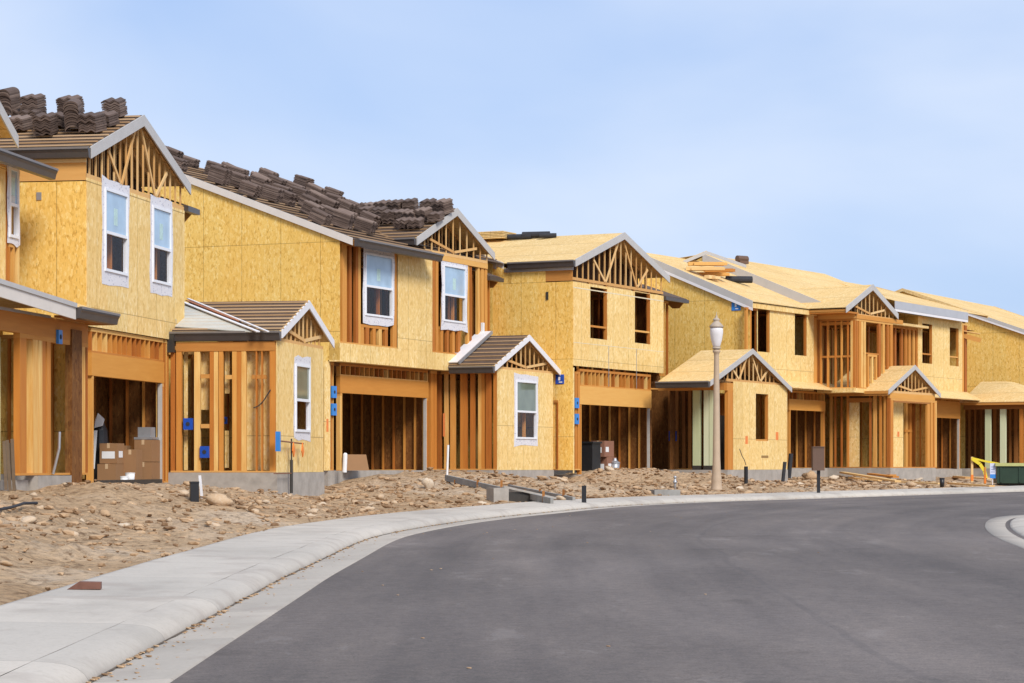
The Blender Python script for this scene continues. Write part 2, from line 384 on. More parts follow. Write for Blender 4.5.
def dirt_z(X, Y, rough=True):
    X = np.asarray(X, float).ravel(); Y = np.asarray(Y, float).ravel(); s = sdist(X, Y)
    t = np.clip((s-SW)/4.2, 0, 1); t = t*t*(3-2*t)
    z = road_z(Y)+.10; z = z+(0.68-z)*t
    for mx, my, r, h in MOUNDS:
        z += h*np.exp(-((X-mx)**2+(Y-my)**2)/r**2)
    if rough:
        near = (s > SW) & (Y > 5) & (Y < 125) & (X > -30) & (X < 60)
        amp = np.clip((s-SW)/.6, 0, 1)
        for i in np.nonzero(near)[0]:
            p = Vector((X[i], Y[i], 0))
            h = noise.noise(p*.6)*.09+noise.noise(p*1.7)*.06+abs(noise.noise(p*3.1+Vector((7,0,0))))*.15-.04
            z[i] += h*amp[i]
    z = np.where(s < SW-.04, road_z(Y)-.25, z)
    z = np.where(s < -14, road_z(Y)-.05, z)
    return z
def ground_at(x, y): return float(dirt_z([x], [y])[0])

# ------------------------------------------------------------------ house frames
class Frame:
    def __init__(s, px, Y, vp, slab_py=None, slab_z=None):
        s.O = ((px-512)/FPX*Y, Y); s.th = math.atan2(vp-512, FPX)
        s.U = (math.sin(s.th), math.cos(s.th)); s.V = (math.cos(s.th), -math.sin(s.th))
        s.zs = slab_z if slab_z is not None else EYE-(slab_py-HY)/FPX*Y
    def u(s, px, v=0):
        k = (px-512)/FPX
        return (k*(s.O[1]+v*s.V[1])-s.O[0]-v*s.V[0])/(s.U[0]-k*s.U[1])
    def v(s, px, u):
        k = (px-512)/FPX
        return (k*(s.O[1]+u*s.U[1])-s.O[0]-u*s.U[0])/(s.V[0]-k*s.V[1])
    def w(s, u, v): return (s.O[0]+u*s.U[0]+v*s.V[0], s.O[1]+u*s.U[1]+v*s.V[1])
    def z(s, py, u, v=0): return EYE+(HY-py)/FPX*s.w(u, v)[1]-s.zs
    def zp(s, px, py, v=0): return s.z(py, s.u(px, v), v)

class House(Frame):
    def __init__(s, name, label, px, Y, vp, **kw):
        super().__init__(px, Y, vp, **kw)
        s.root = empty(name, (s.O[0], s.O[1], s.zs), math.pi/2-s.th, label=label, cat='house', group='unfinished houses in a row along the street')
    def L(s, p): return (p[0], -p[1], p[2])
    def box(s, name, m, u, v, z, parent=None):
        b = MB(); b.box(u[0],u[1],-v[0],-v[1],z[0],z[1]); return b.build(name, m, parent or s.root)
    def multi(s, name, m, boxes, parent=None):
        b = MB()
        for u, v, z in boxes: b.box(u[0],u[1],-v[0],-v[1],z[0],z[1])
        return b.build(name, m, parent or s.root)
    def beam(s, name, m, a, b, w, d, parent=None, up=(0,0,1)):
        return MB().beam(s.L(a), s.L(b), w, d, up).build(name, m, parent or s.root)
    def sheet_v(s, name, m, u0, u1, z0, z1, v, holes=(), t=.012, parent=None):
        """sheathing in the plane v, outer face at v+t; holes (u0,u1,z0,z1)"""
        return s._sheet(name, m, u0, u1, z0, z1, holes, lambda a, d, z: (a, -(v+d), z), t, parent)
    def sheet_u(s, name, m, v0, v1, z0, z1, u, holes=(), t=.012, parent=None):
        """sheathing in the plane u, outer face at u-t"""
        return s._sheet(name, m, v0, v1, z0, z1, holes, lambda a, d, z: (u-d, -a, z), t, parent)
    def _sheet(s, name, m, a0, a1, z0, z1, holes, fn, t, parent):
        A = sorted({a0, a1, *[h for q in holes for h in q[:2]]}); Z = sorted({z0, z1, *[h for q in holes for h in q[2:]]})
        cells = set()
        for i in range(len(A)-1):
            for j in range(len(Z)-1):
                ca, cz = (A[i]+A[i+1])/2, (Z[j]+Z[j+1])/2
                if not any(h[0] < ca < h[1] and h[2] < cz < h[3] for h in holes): cells.add((i, j))
        vs, idx, fs = [], {}, []
        def V(i, j, d):
            if (i,j,d) not in idx: idx[(i,j,d)] = len(vs); vs.append(fn(A[i], t if d else 0, Z[j]))
            return idx[(i,j,d)]
        for i, j in cells:
            fs.append((V(i,j,1),V(i+1,j,1),V(i+1,j+1,1),V(i,j+1,1))); fs.append((V(i,j,0),V(i,j+1,0),V(i+1,j+1,0),V(i+1,j,0)))
            for (di, dj, p, q) in ((-1,0,(0,0),(0,1)),(1,0,(1,1),(1,0)),(0,-1,(1,0),(0,0)),(0,1,(0,1),(1,1))):
                if (i+di, j+dj) not in cells:
                    fs.append((V(i+p[0],j+p[1],1),V(i+q[0],j+q[1],1),V(i+q[0],j+q[1],0),V(i+p[0],j+p[1],0)))
        return mesh_obj(name, vs, fs, m, parent or s.root)
    def poly_u(s, name, m, u, vz, t=.012, parent=None):
        return MB().prism([s.L((u, v, z)) for v, z in vz], (-t, 0, 0)).build(name, m, parent or s.root)
    def poly_v(s, name, m, v, uz, t=.012, parent=None):
        return MB().prism([s.L((u, v, z)) for u, z in uz], (0, -t, 0)).build(name, m, parent or s.root)
    def slope(s, name, m, pts, t=.02, parent=None):
        """pts (u,v,z) of a planar polygon, thickness downwards"""
        return MB().prism([s.L(p) for p in pts], (0, 0, -t)).build(name, m, parent or s.root)
    # framed walls: plates as the part, every stud a sub-part
    def frame_v(s, us, z0, z1, v, d=.09, w=.04, m=None, name='wall_frame', lo=True, ext=None):
        """wall in the plane v (outer face), studs centred at us"""
        a, b = (ext if ext else (min(us)-w/2, max(us)+w/2))
        bx = [((a,b),(v-d,v),(z1-.076,z1))]
        p = s.multi(name, STUDX, bx)
        if lo: s.box('bottom_plate', STUDX, (a,b), (v-d,v), (z0,z0+.038), p)
        for u in us:
            s.box('stud', m or STUD, (u-w/2,u+w/2), (v-d+.002,v-.002), (z0+(.038 if lo else 0),z1-.076), p)
        return p
    def frame_u(s, vs, z0, z1, u, d=.09, w=.04, m=None, name='wall_frame', lo=True, ext=None):
        """wall in the plane u (near face), studs centred at vs"""
        a, b = (ext if ext else (min(vs)-w/2, max(vs)+w/2))
        bx = [((u,u+d),(a,b),(z1-.076,z1))]
        p = s.multi(name, STUDY, bx)
        if lo: s.box('bottom_plate', STUDY, (u,u+d), (a,b), (z0,z0+.038), p)
        for v in vs:
            s.box('stud', m or STUD, (u+.002,u+d-.002), (v-w/2,v+w/2), (z0+(.038 if lo else 0),z1-.076), p)
        return p
    def window(s, u0, u1, z0, z1, v, flash=.12, lower=None, film=True, tilt=.02):
        f = .055
        b = MB()
        for a in ((u0,u0+f,z0,z1),(u1-f,u1,z0,z1),(u0+f,u1-f,z0,z0+f),(u0+f,u1-f,z1-f,z1)):
            b.box(a[0],a[1],-(v-.05),-(v+.045),a[2],a[3])
        zm = z0+(z1-z0)*.47
        b.box(u0+f,u1-f,-(v-.02),-(v+.038),zm-.03,zm+.03)
        w = b.build('window', VINYL, s.root)
        s.box('upper_pane', FILM if film else DARKGL, (u0+f,u1-f), (v+.005,v+.012), (zm+.03,z1-f), w)
        if film: s.box('pane_sticker', STICK, ((u0+u1)/2-.12,(u0+u1)/2+.10), (v+.013,v+.0145), (zm+.18,zm+.52), w)
        s.box('lower_pane', lower or CLEAR, (u0+f,u1-f), (v-.015,v-.009), (z0+f,zm-.03), w)
        for q_ in (.30, .78): s.box('stud', STUD, (u0+(u1-u0)*q_-.03,u0+(u1-u0)*q_+.03), (v-.30,v-.21), (z0-.2,zm+.1), w)
        if flash:
            j = lambda: random.uniform(-.045, .045)
            O = []; I = []
            def side(p, q, ip, iq, n_):
                for i in range(n_):
                    t_ = i/n_; O.append((p[0]+(q[0]-p[0])*t_+j(), p[1]+(q[1]-p[1])*t_+j())); I.append((ip[0]+(iq[0]-ip[0])*t_, ip[1]+(iq[1]-ip[1])*t_))
            a0, a1, b0, b1 = u0-flash, u1+flash, z0-flash*1.8, z1+flash*1.6
            side((a0,b0),(a1,b0),(u0,z0),(u1,z0),4); side((a1,b0),(a1,b1),(u1,z0),(u1,z1),5); side((a1,b1),(a0,b1),(u1,z1),(u0,z1),4); side((a0,b1),(a0,b0),(u0,z1),(u0,z0),5)
            N_ = len(O)
            vs = [(a,-(v+.018),z) for a,z in O]+[(a,-(v+.018),z) for a,z in I]+[(a,-(v+.0135),z) for a,z in O]+[(a,-(v+.0135),z) for a,z in I]
            fs = []
            for i in range(N_):
                k = (i+1)%N_
                fs += [(i,k,N_+k,N_+i),(2*N_+i,3*N_+i,3*N_+k,2*N_+k),(i,2*N_+i,2*N_+k,k)]
            mesh_obj('flashing_membrane', vs, fs, FLASH, w)
        return w
    def gable(s, u0, u1, v, zb, el, er, ze, za, ov=.10, deck=None, depth=3.0, webs=True, fascia=None, fh=.22, chord=True, back=2, sp=.405, open_l=False):
        """gable facing the street on the wall plane v; eaves el/er at height ze, ridge at za; the ridge runs inwards"""
        deck = deck or OSBR; fascia = fascia or FASCIA
        uc = (el+er)/2; half = (er-el)/2; pitch = (za-ze)/half
        zz = lambda u: za-abs(u-uc)*pitch
        for k in range(back):
            vv = v-.6*k
            tr = MB()
            if chord or k: tr.box(u0,u1,-vv,-(vv-.04),zb,zb+.09)
            for ue in (u0, u1):
                tr.beam((ue, -(vv-.02), zz(ue)-.075), (uc, -(vv-.02), za-.075), .04, .09)
            t = tr.build('gable_truss', PINE, s.root)
            n = int((er-el)/2/sp)
            for i in range(-n, n+1):
                u = uc+i*sp; top = zz(u)-.13
                if u0-.01 <= u <= u1+.01 and top > zb+.16 and k < 2: s.box('web', PINE, (u-.019,u+.019), (vv-.003,vv-.036), (zb+.09,top), t)
            if k == 0:
                h0 = zb+.1; hp = zz(uc)-h0
                hf = (u1-u0)/2
                prs = [((.34,0),(.05,.86)),((.36,0),(.60,.38))] if webs else [((.02,.04),(.74,.22))]
                for (a1, b1), (a2, b2) in prs:
                    for sg in (-1, 1):
                        s.beam('brace', PINE, (uc+sg*hf*a1, v+.006, h0+hp*b1), (uc+sg*hf*a2, v+.006, h0+hp*b2), .075, .03, t, up=(0,1,0))
        s.poly_v('gable_shade_sheet', DARKW, v-.95, [(u0,zb),(u1,zb),(u1,zz(u1)-.12),(uc,za-.12),(u0,zz(u0)-.12)])  # added dark sheet, the gable's inner shade is put into its colour
        for ue in (el, er):
            P = [(ue,v+ov,zz(ue)),(uc,v+ov,zz(uc)),(uc,v-depth,zz(uc)),(ue,v-depth,zz(ue))]
            s.slope('roof_deck', deck, P if ue < uc else [P[1],P[0],P[3],P[2]], .016)
            fb = [(ue,zz(ue)+.02),(uc,zz(uc)+.02),(uc,zz(uc)+.02-fh*1.05),(ue,zz(ue)+.02-fh*1.05)]
            if ue > uc: fb = fb[::-1]
            MB().prism([s.L((a, v+ov+.003, z)) for a, z in fb], (0,-.03,0)).build('fascia_board', fascia, s.root)
        return uc, zz, el, er
    def battens(s, pts_fn, n, parent=None, t=.03, w=.045, m=None):
        for i in range(n):
            a, b = pts_fn((i+.3)/n)
            s.beam('roof_batten', m or LATH, a, b, w, t, parent)
    def gutter(s, a, b, drop=.0, parent=None):
        """gutter between two (u,v,z) top points; its depth is level, perpendicular to the run, away from the wall"""
        A = Vector(s.L(a)); B = Vector(s.L(b)); t = (B-A).normalized(); n = Vector((-t.y, t.x, 0)).normalized()
        s_ = s.gut_side
        prof = [(0,0),(.15,0),(.155,-.045),(.13,-.09),(.105,-.19),(0,-.20)]
        g = MB().prism([A+n*(q*s_)+Vector((0,0,z)) for q, z in prof], B-A).build('gutter', GUTTER, parent or s.root)
        MB().prism([A+n*(q*s_)+Vector((0,0,z)) for q, z in [(.11,.014),(.170,.014),(.170,-.03),(.11,-.008)]], B-A).build('gutter_lip', GUTTERL, g)
        return g
    gut_side = -1

def rng(a, b, st=.405):
    n = max(1, round(abs(b-a)/st)); return [a+(b-a)*i/n for i in range(n+1)]

STK = []     # roof tile stacks to place: (world pos, rz, kind, count, tilt, label)
def ebox(h, u, v, z, face='u', m=None, s=.16):
    """blue electrical box nailed to a stud: box, ring and cover"""
    b = MB()
    if face == 'u': b.box(u-.05,u+.02,-(v-s/2),-(v+s/2),z-s*.62,z+s*.62)
    else: b.box(u-s/2,u+s/2,-v,-(v+.05),z-s*.62,z+s*.62)
    e = b.build('junction_box', m or BLUE, h.root)
    c = MB()
    if face == 'u': c.tube([(u-.05,-v,z),(u-.058,-v,z)], .045, 14)
    else: c.tube([(u,-(v+.05),z),(u,-(v+.058),z)], .045, 14)
    c.build('knockout', BARK, e)
    return e
def garage(h, o0, o1, v, zbot, ztop, zhead, zosb, dr=5.5, wide=.045, rail=True, jl=None, jr=None):
    """opening with header beam, cripples, jamb studs, dark interior with studs"""
    h.box('garage_header', GLULAM, (o0-.14,o1+.14), (v-.13,v+.004), (ztop,zhead))
    us = rng(o0-.1, o1+.1, .30)
    h.frame_v(us, zhead+.002, zosb, v-.01, d=.12, name='cripple_frame')
    h.frame_v([o0-.02-.042*i for i in range(jl or 2)], zbot, ztop-.002, v-.004, d=.13, name='jamb_frame')
    h.frame_v([o1+.02+.042*i for i in range(jr or 3)], zbot, ztop-.002, v-.004, d=.13, name='jamb_frame')
    if rail: h.box('door_rail', RAIL, (o1-.05,o1-.005), (v-.08,v+.008), (zbot,ztop-.02))
    # far garage wall (seen along the street) and back wall
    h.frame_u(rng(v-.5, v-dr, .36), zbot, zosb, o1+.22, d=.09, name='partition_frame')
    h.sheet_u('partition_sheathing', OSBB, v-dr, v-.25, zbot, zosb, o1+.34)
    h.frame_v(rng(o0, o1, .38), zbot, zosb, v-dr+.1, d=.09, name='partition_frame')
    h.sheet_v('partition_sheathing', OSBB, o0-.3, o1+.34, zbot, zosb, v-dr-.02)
    h.box('garage_floor', CONC, (o0-.3,o1+.3), (v-dr,v+.02), (zbot-.5,zbot-.003))

def porch(h, u0, u1, v0, v1, plate, el, er, ze, za, deck=OSBR, bat=0, ov=.10, roofback=None, webs=False, fascia=None, front_holes=(), face0=None, gut=True, face=True, sp=.35, inner=True):
    """porch / entry room that projects to the street: gable face at v1, side wall at u0"""
    f0 = face0 if face0 is not None else u0
    rb = v0-.2 if roofback is None else roofback
    uc, zz, el, er = h.gable(u0, u1, v1, plate, el, er, ze, za, ov=ov, deck=deck, depth=v1-rb, webs=webs, fascia=fascia, back=2, sp=sp, fh=.17)
    if face: h.sheet_v('gable_wall_sheathing', OSBF, f0, u1, 0.0, plate+.02, v1, holes=front_holes)
    h.sheet_u('far_wall_sheathing', OSBW, v0-2.5, v1-.02, 0.0, plate, u1-.002)
    h.frame_u(rng(v0-2.4, v1-.16), 0.0, plate, u1-.11, name='far_wall_frame')
    if inner:
        h.frame_v(rng(u0+.2, u1-.2, .405), 0.0, plate, v0-2.3, name='inner_frame')
        h.sheet_v('inner_sheathing', OSBW, u0, u1, 0.0, plate, v0-2.45)
    h.box('porch_foundation', CONC, (u0-.02,u1+.02), (v0-2.6,v1+.03), (-.85,-.004))
    if face:
        h.frame_v([q for q in rng(f0+.05, u1-.05) if not any(a-.02 < q < b+.02 for a, b, _, _ in front_holes)], 0, plate-.002, v1-.005, name='front_wall_frame')
    if gut: h.gutter((el-.002,rb+.1,zz(el)-.02), (el-.002,v1+ov,zz(el)-.02))
    h.box('eave_board', STUDY, (el+.012,el+.05), (rb+.1,v1+ov-.01), (zz(el)-.19,zz(el)-.03))
    if bat:
        dk = h.slope('roof_underlay', FELT, [(el+.02,v1+ov-.04,zz(el+.02)+.014),(uc,v1+ov-.04,zz(uc)+.014),(uc,rb,zz(uc)+.014),(el+.02,rb,zz(el+.02)+.014)], .008)
        h.battens(lambda t: ((el+(uc-el)*t, v1+ov+.04, zz(el+(uc-el)*t)+.032), (el+(uc-el)*t, rb+.02, zz(el+(uc-el)*t)+.032)), bat, dk)
    return uc, zz, el, er

def shell(h, U, vf, vr, D, zf, p, near=True, zlow=0.0, deck=OSBR, ovn=.3, ovf=.45, rake=None, wing=None, rakeh=.22, far=True, under=0.0, fnd0=0.0, lowcut=0.0, felt=False, ucut=None):
    """main body: front plane vf, ridge at vr, back at -D; deck height zf at vf, pitch p. wing=(wall top) for a flat-topped wing side"""
    zr = zf+(vf-vr)*p; zb = zr-(vr+D)*p
    if near:
        if wing is not None:
            pts = [(0,zlow),(0,wing),(vf+.25,wing),(vf+.25,zf-.16+0*p),(vr,zr-.14),(-D,zb-.14),(-D,zlow)]
        else:
            pts = [(-lowcut,zlow),(-lowcut,3.0),(0,3.0),(0,zf-.14),(vr,zr-.14),(-D,zb-.14),(-D,zlow)]
        h.poly_u('side_wall_sheathing', OSBW, 0.0, [(v, z) for v, z in pts])
    if far:
        pts = [(vf-.6,zlow),(vf-.6,zf-.14+.6*p),(vr,zr-.14),(-D,zb-.14),(-D,zlow)]
        h.poly_u('end_wall_sheathing', OSBW, U, pts)
    h.sheet_v('back_wall_sheathing', OSBW, 0.02, U-.02, zlow, zb-.15, -D)
    h.box('floor_deck', OSBB, (.02,U-.03), (-D+.02,vf-.40), (2.86,3.08))
    h.box('foundation', CONC, (.0,U), (-D,vf-.36-fnd0), (-.85,-.006))
    e = vf+(ovf if wing is None else -.15)
    f = h.slope('roof_deck', deck, [(-ovn,e,zf-(e-vf)*p),(U+.25,e,zf-(e-vf)*p),(U+.25,vr,zr),(-ovn,vr,zr)] if not ucut else [(-ovn,e,zf-ovf*p),(ucut,e,zf-ovf*p),(ucut,vf-.3,zf+.3*p),(U+.25,vf-.3,zf+.3*p),(U+.25,vr,zr),(-ovn,vr,zr)], .016)
    h.slope('roof_deck', deck, [(-ovn,vr,zr),(U+.25,vr,zr),(U+.25,-D-.4,zb-.4*p),(-ovn,-D-.4,zb-.4*p)], .016)
    rk = rake or FASCIA
    e0_, f0_ = e, zf-ovf*p
    for uu in (-ovn-.032, U+.252):
        h_ = rakeh
        e = vf-.35 if (ucut and uu > 0) else e0_
        MB().prism([h.L((uu,v,z)) for v, z in ((e,zf-(e-vf)*p+.02),(vr,zr+.02),(vr,zr+.02-h_),(e,zf-(e-vf)*p+.02-h_))], (.03,0,0)).build('rake_board', rk, h.root)
        MB().prism([h.L((uu,v,z)) for v, z in ((vr,zr+.02),(-D-.4,zb-.4*p+.02),(-D-.4,zb-.4*p+.02-h_),(vr,zr+.02-h_))], (.03,0,0)).build('rake_board', rk, h.root)
    return zr, zb
def posts_u(h, u, spans, z0, z1, m=None, d=.09, name='side_wall_frame', top=None, lo=True):
    """side wall framing given as pixel columns"""
    vs = [sorted((h.v(a, u), h.v(b, u))) for a, b in spans]
    lo_, hi = min(x[0] for x in vs), max(x[1] for x in vs)
    bx = [((u,u+d),(lo_,hi),(z1-.08,z1))]
    p = h.multi(name, STUDY, bx)
    if lo: h.box('bottom_plate', STUDY, (u,u+d), (lo_,hi), (z0,z0+.038), p)
    for a, b in vs:
        k = max(1, round((b-a)/.12)); st = (b-a)/k
        for i in range(k): h.box('stud', m or STUD, (u+.003+.004*(i%2),u+d-.003), (a+i*st+.0015,a+(i+1)*st-.0015), (z0+(.038 if lo else 0),z1-.08), p)
    return p
def posts_v(h, v, spans, z0, z1, m=None, d=.09, name='front_wall_frame', lo=True, ext=None):
    us = [sorted((h.u(a, v), h.u(b, v))) for a, b in spans]
    a_, b_ = ext or (min(x[0] for x in us), max(x[1] for x in us))
    bx = [((a_,b_),(v-d,v),(z1-.08,z1))]
    p = h.multi(name, STUDX, bx)
    if lo: h.box('bottom_plate', STUDX, (a_,b_), (v-d,v), (z0,z0+.038), p)
    for a, b in us:
        k = max(1, round((b-a)/.20)); st = (b-a)/k
        for i in range(k): h.box('stud', m or STUD, (a+i*st+.0015,a+(i+1)*st-.0015), (v-d+.003,v-.003-.004*(i%2)), (z0+(.038 if lo else 0),z1-.08), p)
    return p
def px_hole(h, v, x0, x1, y0, y1):
    u0, u1 = h.u(x0, v), h.u(x1, v); um = (u0+u1)/2
    return (u0, u1, h.z(y1, um, v), h.z(y0, um, v))
def opening_studs(h, v, q, frac=.2):
    """studs and blocking seen through an empty window opening"""
    u0, u1, z0, z1 = q
    p = h.multi('rough_sill', STUDX, [((u0,u1),(v-.10,v-.012),(z0+(z1-z0)*frac,z0+(z1-z0)*frac+.06))])
    h.box('stud', STUD, (u0-.03,u0+.05), (v-.10,v-.015), (z0-.2,z1+.15), p)
    h.box('stud', STUD, (u1-.05,u1+.04), (v-.10,v-.015), (z0-.2,z1+.15), p)

def ray_plane(h, px, py, a, b, c):
    """local point of the pixel ray on the plane z = a + b*v + c*u"""
    k, q = (px-512)/FPX, (HY-py)/FPX
    # u = k Y Ux + Y Uy - O.U ; v = k Y Vx + Y Vy - O.V
    uy = k*h.U[0]+h.U[1]; u0 = -(h.O[0]*h.U[0]+h.O[1]*h.U[1]); vy = k*h.V[0]+h.V[1]; v0 = -(h.O[0]*h.V[0]+h.O[1]*h.V[1])
    Y = (a+b*v0+c*u0-EYE+h.zs)/(q-b*vy-c*uy)
    u, v = uy*Y+u0, vy*Y+v0
    return (u, v, a+b*v+c*u)
# =================================================================== house 1 (nearest with the garage full of boxes)
h1 = House('unfinished_house', 'OSB house with tile stacks on its gable and cardboard boxes in its garage', 86, 46.5, 930, slab_z=1.19)
H = h1
PL = 5.66
uR = 6.2
shell(H, 10.2, -4.0, -9.0, 14, 6.25, .33, wing=PL, lowcut=0)
w1 = px_hole(H, 0, 103.7, 126.5, 191, 273.5); w2 = px_hole(H, 0, 151.5, 170, 208, 284)
H.sheet_v('upper_wall_sheathing', OSBF, 0, uR, 2.86, PL, 0, holes=[w1, w2])
for w in (w1, w2): H.window(*w, 0, flash=.13)
H.sheet_v('soffit_blocking', OSBF, -.012, uR, PL+.002, PL+.07, .004)
g0, g1 = H.u(95, 0), H.u(163, 0)
garage(H, g0, g1, -.02, -.22, 1.91, 2.36, 2.85, dr=6)
uc1, zz1, el1, er1 = H.gable(0, uR, 0, PL+.07, -.06, 6.30, 6.30, 7.37, depth=7, webs=True, sp=.36)
# wing side: heel boards, eave board, gutter, battens
H.box('heel_blocking', STUDY, (-.012,.03), (-4,0), (PL+.02,PL+.36))
H.box('eave_trim', LUMBER, (-.04,-.014), (-4,.02), (PL+.36,PL+.50))
H.gutter((el1-.002,-5,zz1(el1)-.01), (el1-.002,.12,zz1(el1)-.01))
dk = H.slope('roof_underlay', FELT, [(el1+.02,.085,zz1(el1+.02)+.016),(uc1,.085,zz1(uc1)+.016),(uc1,-7,zz1(uc1)+.016),(el1+.02,-7,zz1(el1+.02)+.016)], .01)
H.battens(lambda t: ((el1+(uc1-el1)*t,.11,zz1(el1+(uc1-el1)*t)+.035), (el1+(uc1-el1)*t,-6.9,zz1(el1+(uc1-el1)*t)+.035)), 10, dk, w=.06)
H.box('hold_down', STEELG, (-.03,-.012), (-1.0,-.9), (PL-.35,PL-.2))
# short eave right of the gable
def return_eave(H, u0, u1, z):
    H.box('eave_gutter', GUTTER, (u0,u1), (-.03,.10), (z-.12,z))
    H.slope('roof_deck', FELT, [(u0,.03,z+.03),(u1,.03,z+.03),(u1,-1.6,z+.6),(u0,-1.6,z+.6)], .04)
    MB().prism([H.L((u1-.02,v_,z_)) for v_, z_ in ((.0,z-.01),(-.9,z+.29),(-.9,z+.05),(-.5,z-.28),(-.25,z-.28))], (-.05,0,0)).build('rafter_tail', STUDY, H.root)
return_eave(H, uR+.0, 7.05, 5.84)
H.sheet_v('return_wall_sheathing', OSBW, uR+.02, uR+.4, 2.86, 5.6, -.8)
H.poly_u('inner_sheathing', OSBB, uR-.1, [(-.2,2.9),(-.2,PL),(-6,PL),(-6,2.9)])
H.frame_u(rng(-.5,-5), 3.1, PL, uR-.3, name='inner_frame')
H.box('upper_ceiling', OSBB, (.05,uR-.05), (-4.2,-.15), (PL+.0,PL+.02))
H.frame_v(rng(.3, uR-.4), 3.1, PL, -2.6, name='inner_frame')
# entry room to the right of the garage
ug = H.u(170, 0); vp = H.v(276, ug)
ph = px_hole(H, vp, 294.5, 309, 364.5, 432)
uc, zz, el, er = porch(H, ug, 9.24, 0, vp, 2.80, ug+.06, 9.80, 3.03, 3.81, bat=9, fascia=WHITEB, front_holes=[ph], roofback=-.3)
H.window(*ph, vp, flash=.10, film=False)
H.frame_v([H.u(p,-.02) for p in (165.8,167.3,169)], -.22, 2.85, -.03, d=.12, name='jamb_frame')
posts_u(H, ug, [(170.5,175),(176,181.5),(194,200),(209.5,218),(218.5,223),(232,246),(255.5,257),(261,262.5),(269.5,275.8)], 0, 2.72)
for a, c, z in ((200.5,211,2.02),(200.5,211,.95),(251.5,266,2.0),(225,232,2.0)):
    va, vb = sorted((H.v(a,ug),H.v(c,ug))); H.box('blocking', STUDY, (ug+.01,ug+.07), (va,vb), (z,z+.09))
H.box('entry_header', STUDY, (ug-.006,ug+.1), (H.v(176,ug),vp-.02), (2.60,2.80))
for a, c, z0, z1 in ((184,188,.05,2.6),(201,209,1.35,2.6),(225,229,.1,.9),(225,230,1.7,2.6),(247,270,.05,2.6)):
    H.sheet_u('added_bright_panel', OSBF, H.v(a,ug+.24), H.v(c,ug+.24), z0, z1, ug+.24)  # added bright panels close behind the studs, standing in for the lit far wall
ebox(H, ug, H.v(188.5,ug), H.z(424,ug,.4), s=.2); ebox(H, ug, H.v(205,ug), H.z(452,ug,.7), s=.2)
ebox(H, ug+.5, H.v(218,ug), H.z(420,ug,.7), s=.12)
P_ = [(ug-.03,H.v(a,ug),H.z(b_,ug,1.5)) for a, b_ in ((254,408),(259,406),(264,401),(269,393),(271,390))]
MB().tube([H.L(p) for p in P_], .012, 6).build('loose_cable', BARK, H.root)
# flashing of the roof corner
pp = (zz(uc)-zz(el))/(uc-el)
def onp(px, py, dz=.05):
    q = ray_plane(H, px, py, zz(el)-pp*el+dz, 0, pp); return q
H.slope('valley_membrane', plain('pale_membrane', (.50,.49,.44), .6, .1, 4), [onp(173.5,326),onp(183,303),onp(196,308),onp(252,331.5)], .02)
FL1 = [onp(183,302,.09), onp(222,315.5,.09), onp(258,331.5,.09)]
H.beam('valley_flashing', WHITEB, FL1[0], FL1[2], .10, .02)
H.beam('flashing_strip', plain('rust_flashing', (.40,.15,.08), .7, .3, 9), onp(188,300.5,.08), onp(240,321,.08), .12, .02)
H.beam('flashing_edge', WHITEB, onp(188,298.5,.1), onp(268,331.5,.1), .06, .02)
H.beam('corner_flashing', STEELG, onp(175,323,.10), onp(182,306,.16), .05, .16)
H.box('eave_return', DARKM, (el-.16,el), (H.v(176,el)-.25,H.v(176,el)), (zz(el)-.45,zz(el)-.02))

# =================================================================== house 0 (cut by the left edge)
h0 = House('unfinished_house', 'framed house cut off by the left edge, with a bare stud entry', 20, 45.5, 880, slab_z=1.19)
H = h0
H.sheet_v('upper_wall_sheathing', OSBF, -7, H.u(5,0), 2.9, 5.7, 0)
posts_v(H, -.0, [(5.4,7.5),(17.6,19.8)], 2.9, 5.72, d=.12, ext=(H.u(4,0), 0))
wq = px_hole(H, 0, 8, 17.3, 168, 238)
H.window(*wq, 0, flash=.07)
posts_v(H, 0, [(9,10.5),(13.5,15)], 2.9, wq[2]-.1, d=.1)
H.poly_u('end_wall_sheathing', OSBW, -.1, [(-.3,0),(-.3,5.7),(-9,5.7),(-9,0)])
ucz, zz0, el0, er0 = H.gable(-7.2, H.u(8,.35)-.2, .0, 5.75, -7.6, H.u(17,.10), H.zp(17,137,.1), H.zp(17,137,.1)+1.9, ov=.10, depth=8, sp=.36)
dk = H.slope('roof_underlay', FELT, [(ucz,.085,zz0(ucz)+.016),(er0,.085,zz0(er0)+.016),(er0,-7,zz0(er0)+.016),(ucz,-7,zz0(ucz)+.016)], .01)
# street eave with gutter right of the gable
za, zb_ = H.zp(18,160,.5), H.zp(50,170,.5)
H.gutter((H.u(-14,.5),.5,5.78), (H.u(50,.5),.5,5.78))
H.slope('roof_deck', OSBR, [(-1.5,.5,5.80),(H.u(50,.5),.5,5.80),(H.u(50,.5),-4,7.2),(-1.5,-4,7.2)], .03)
H.box('eave_board', STUDX, (-1.3,H.u(50,.5)-.1), (.42,.46), (5.62,5.77))
MB().prism([H.L((H.u(50,.5)+.002,v,z)) for v, z in ((.5,5.8),(-3,6.9),(-3,6.7),(.5,5.62))], (.03,0,0)).build('rake_board', FASCIAL, H.root)
H.sheet_v('upper_infill', OSBB, -7, -.1, 3, 5.7, -2.2)
H.box('foundation', CONC, (-7,0), (-9,1.0), (-.8,-.006))
H.box('floor_deck', OSBB, (-7,-.05), (-9,-.05), (2.75,2.95))
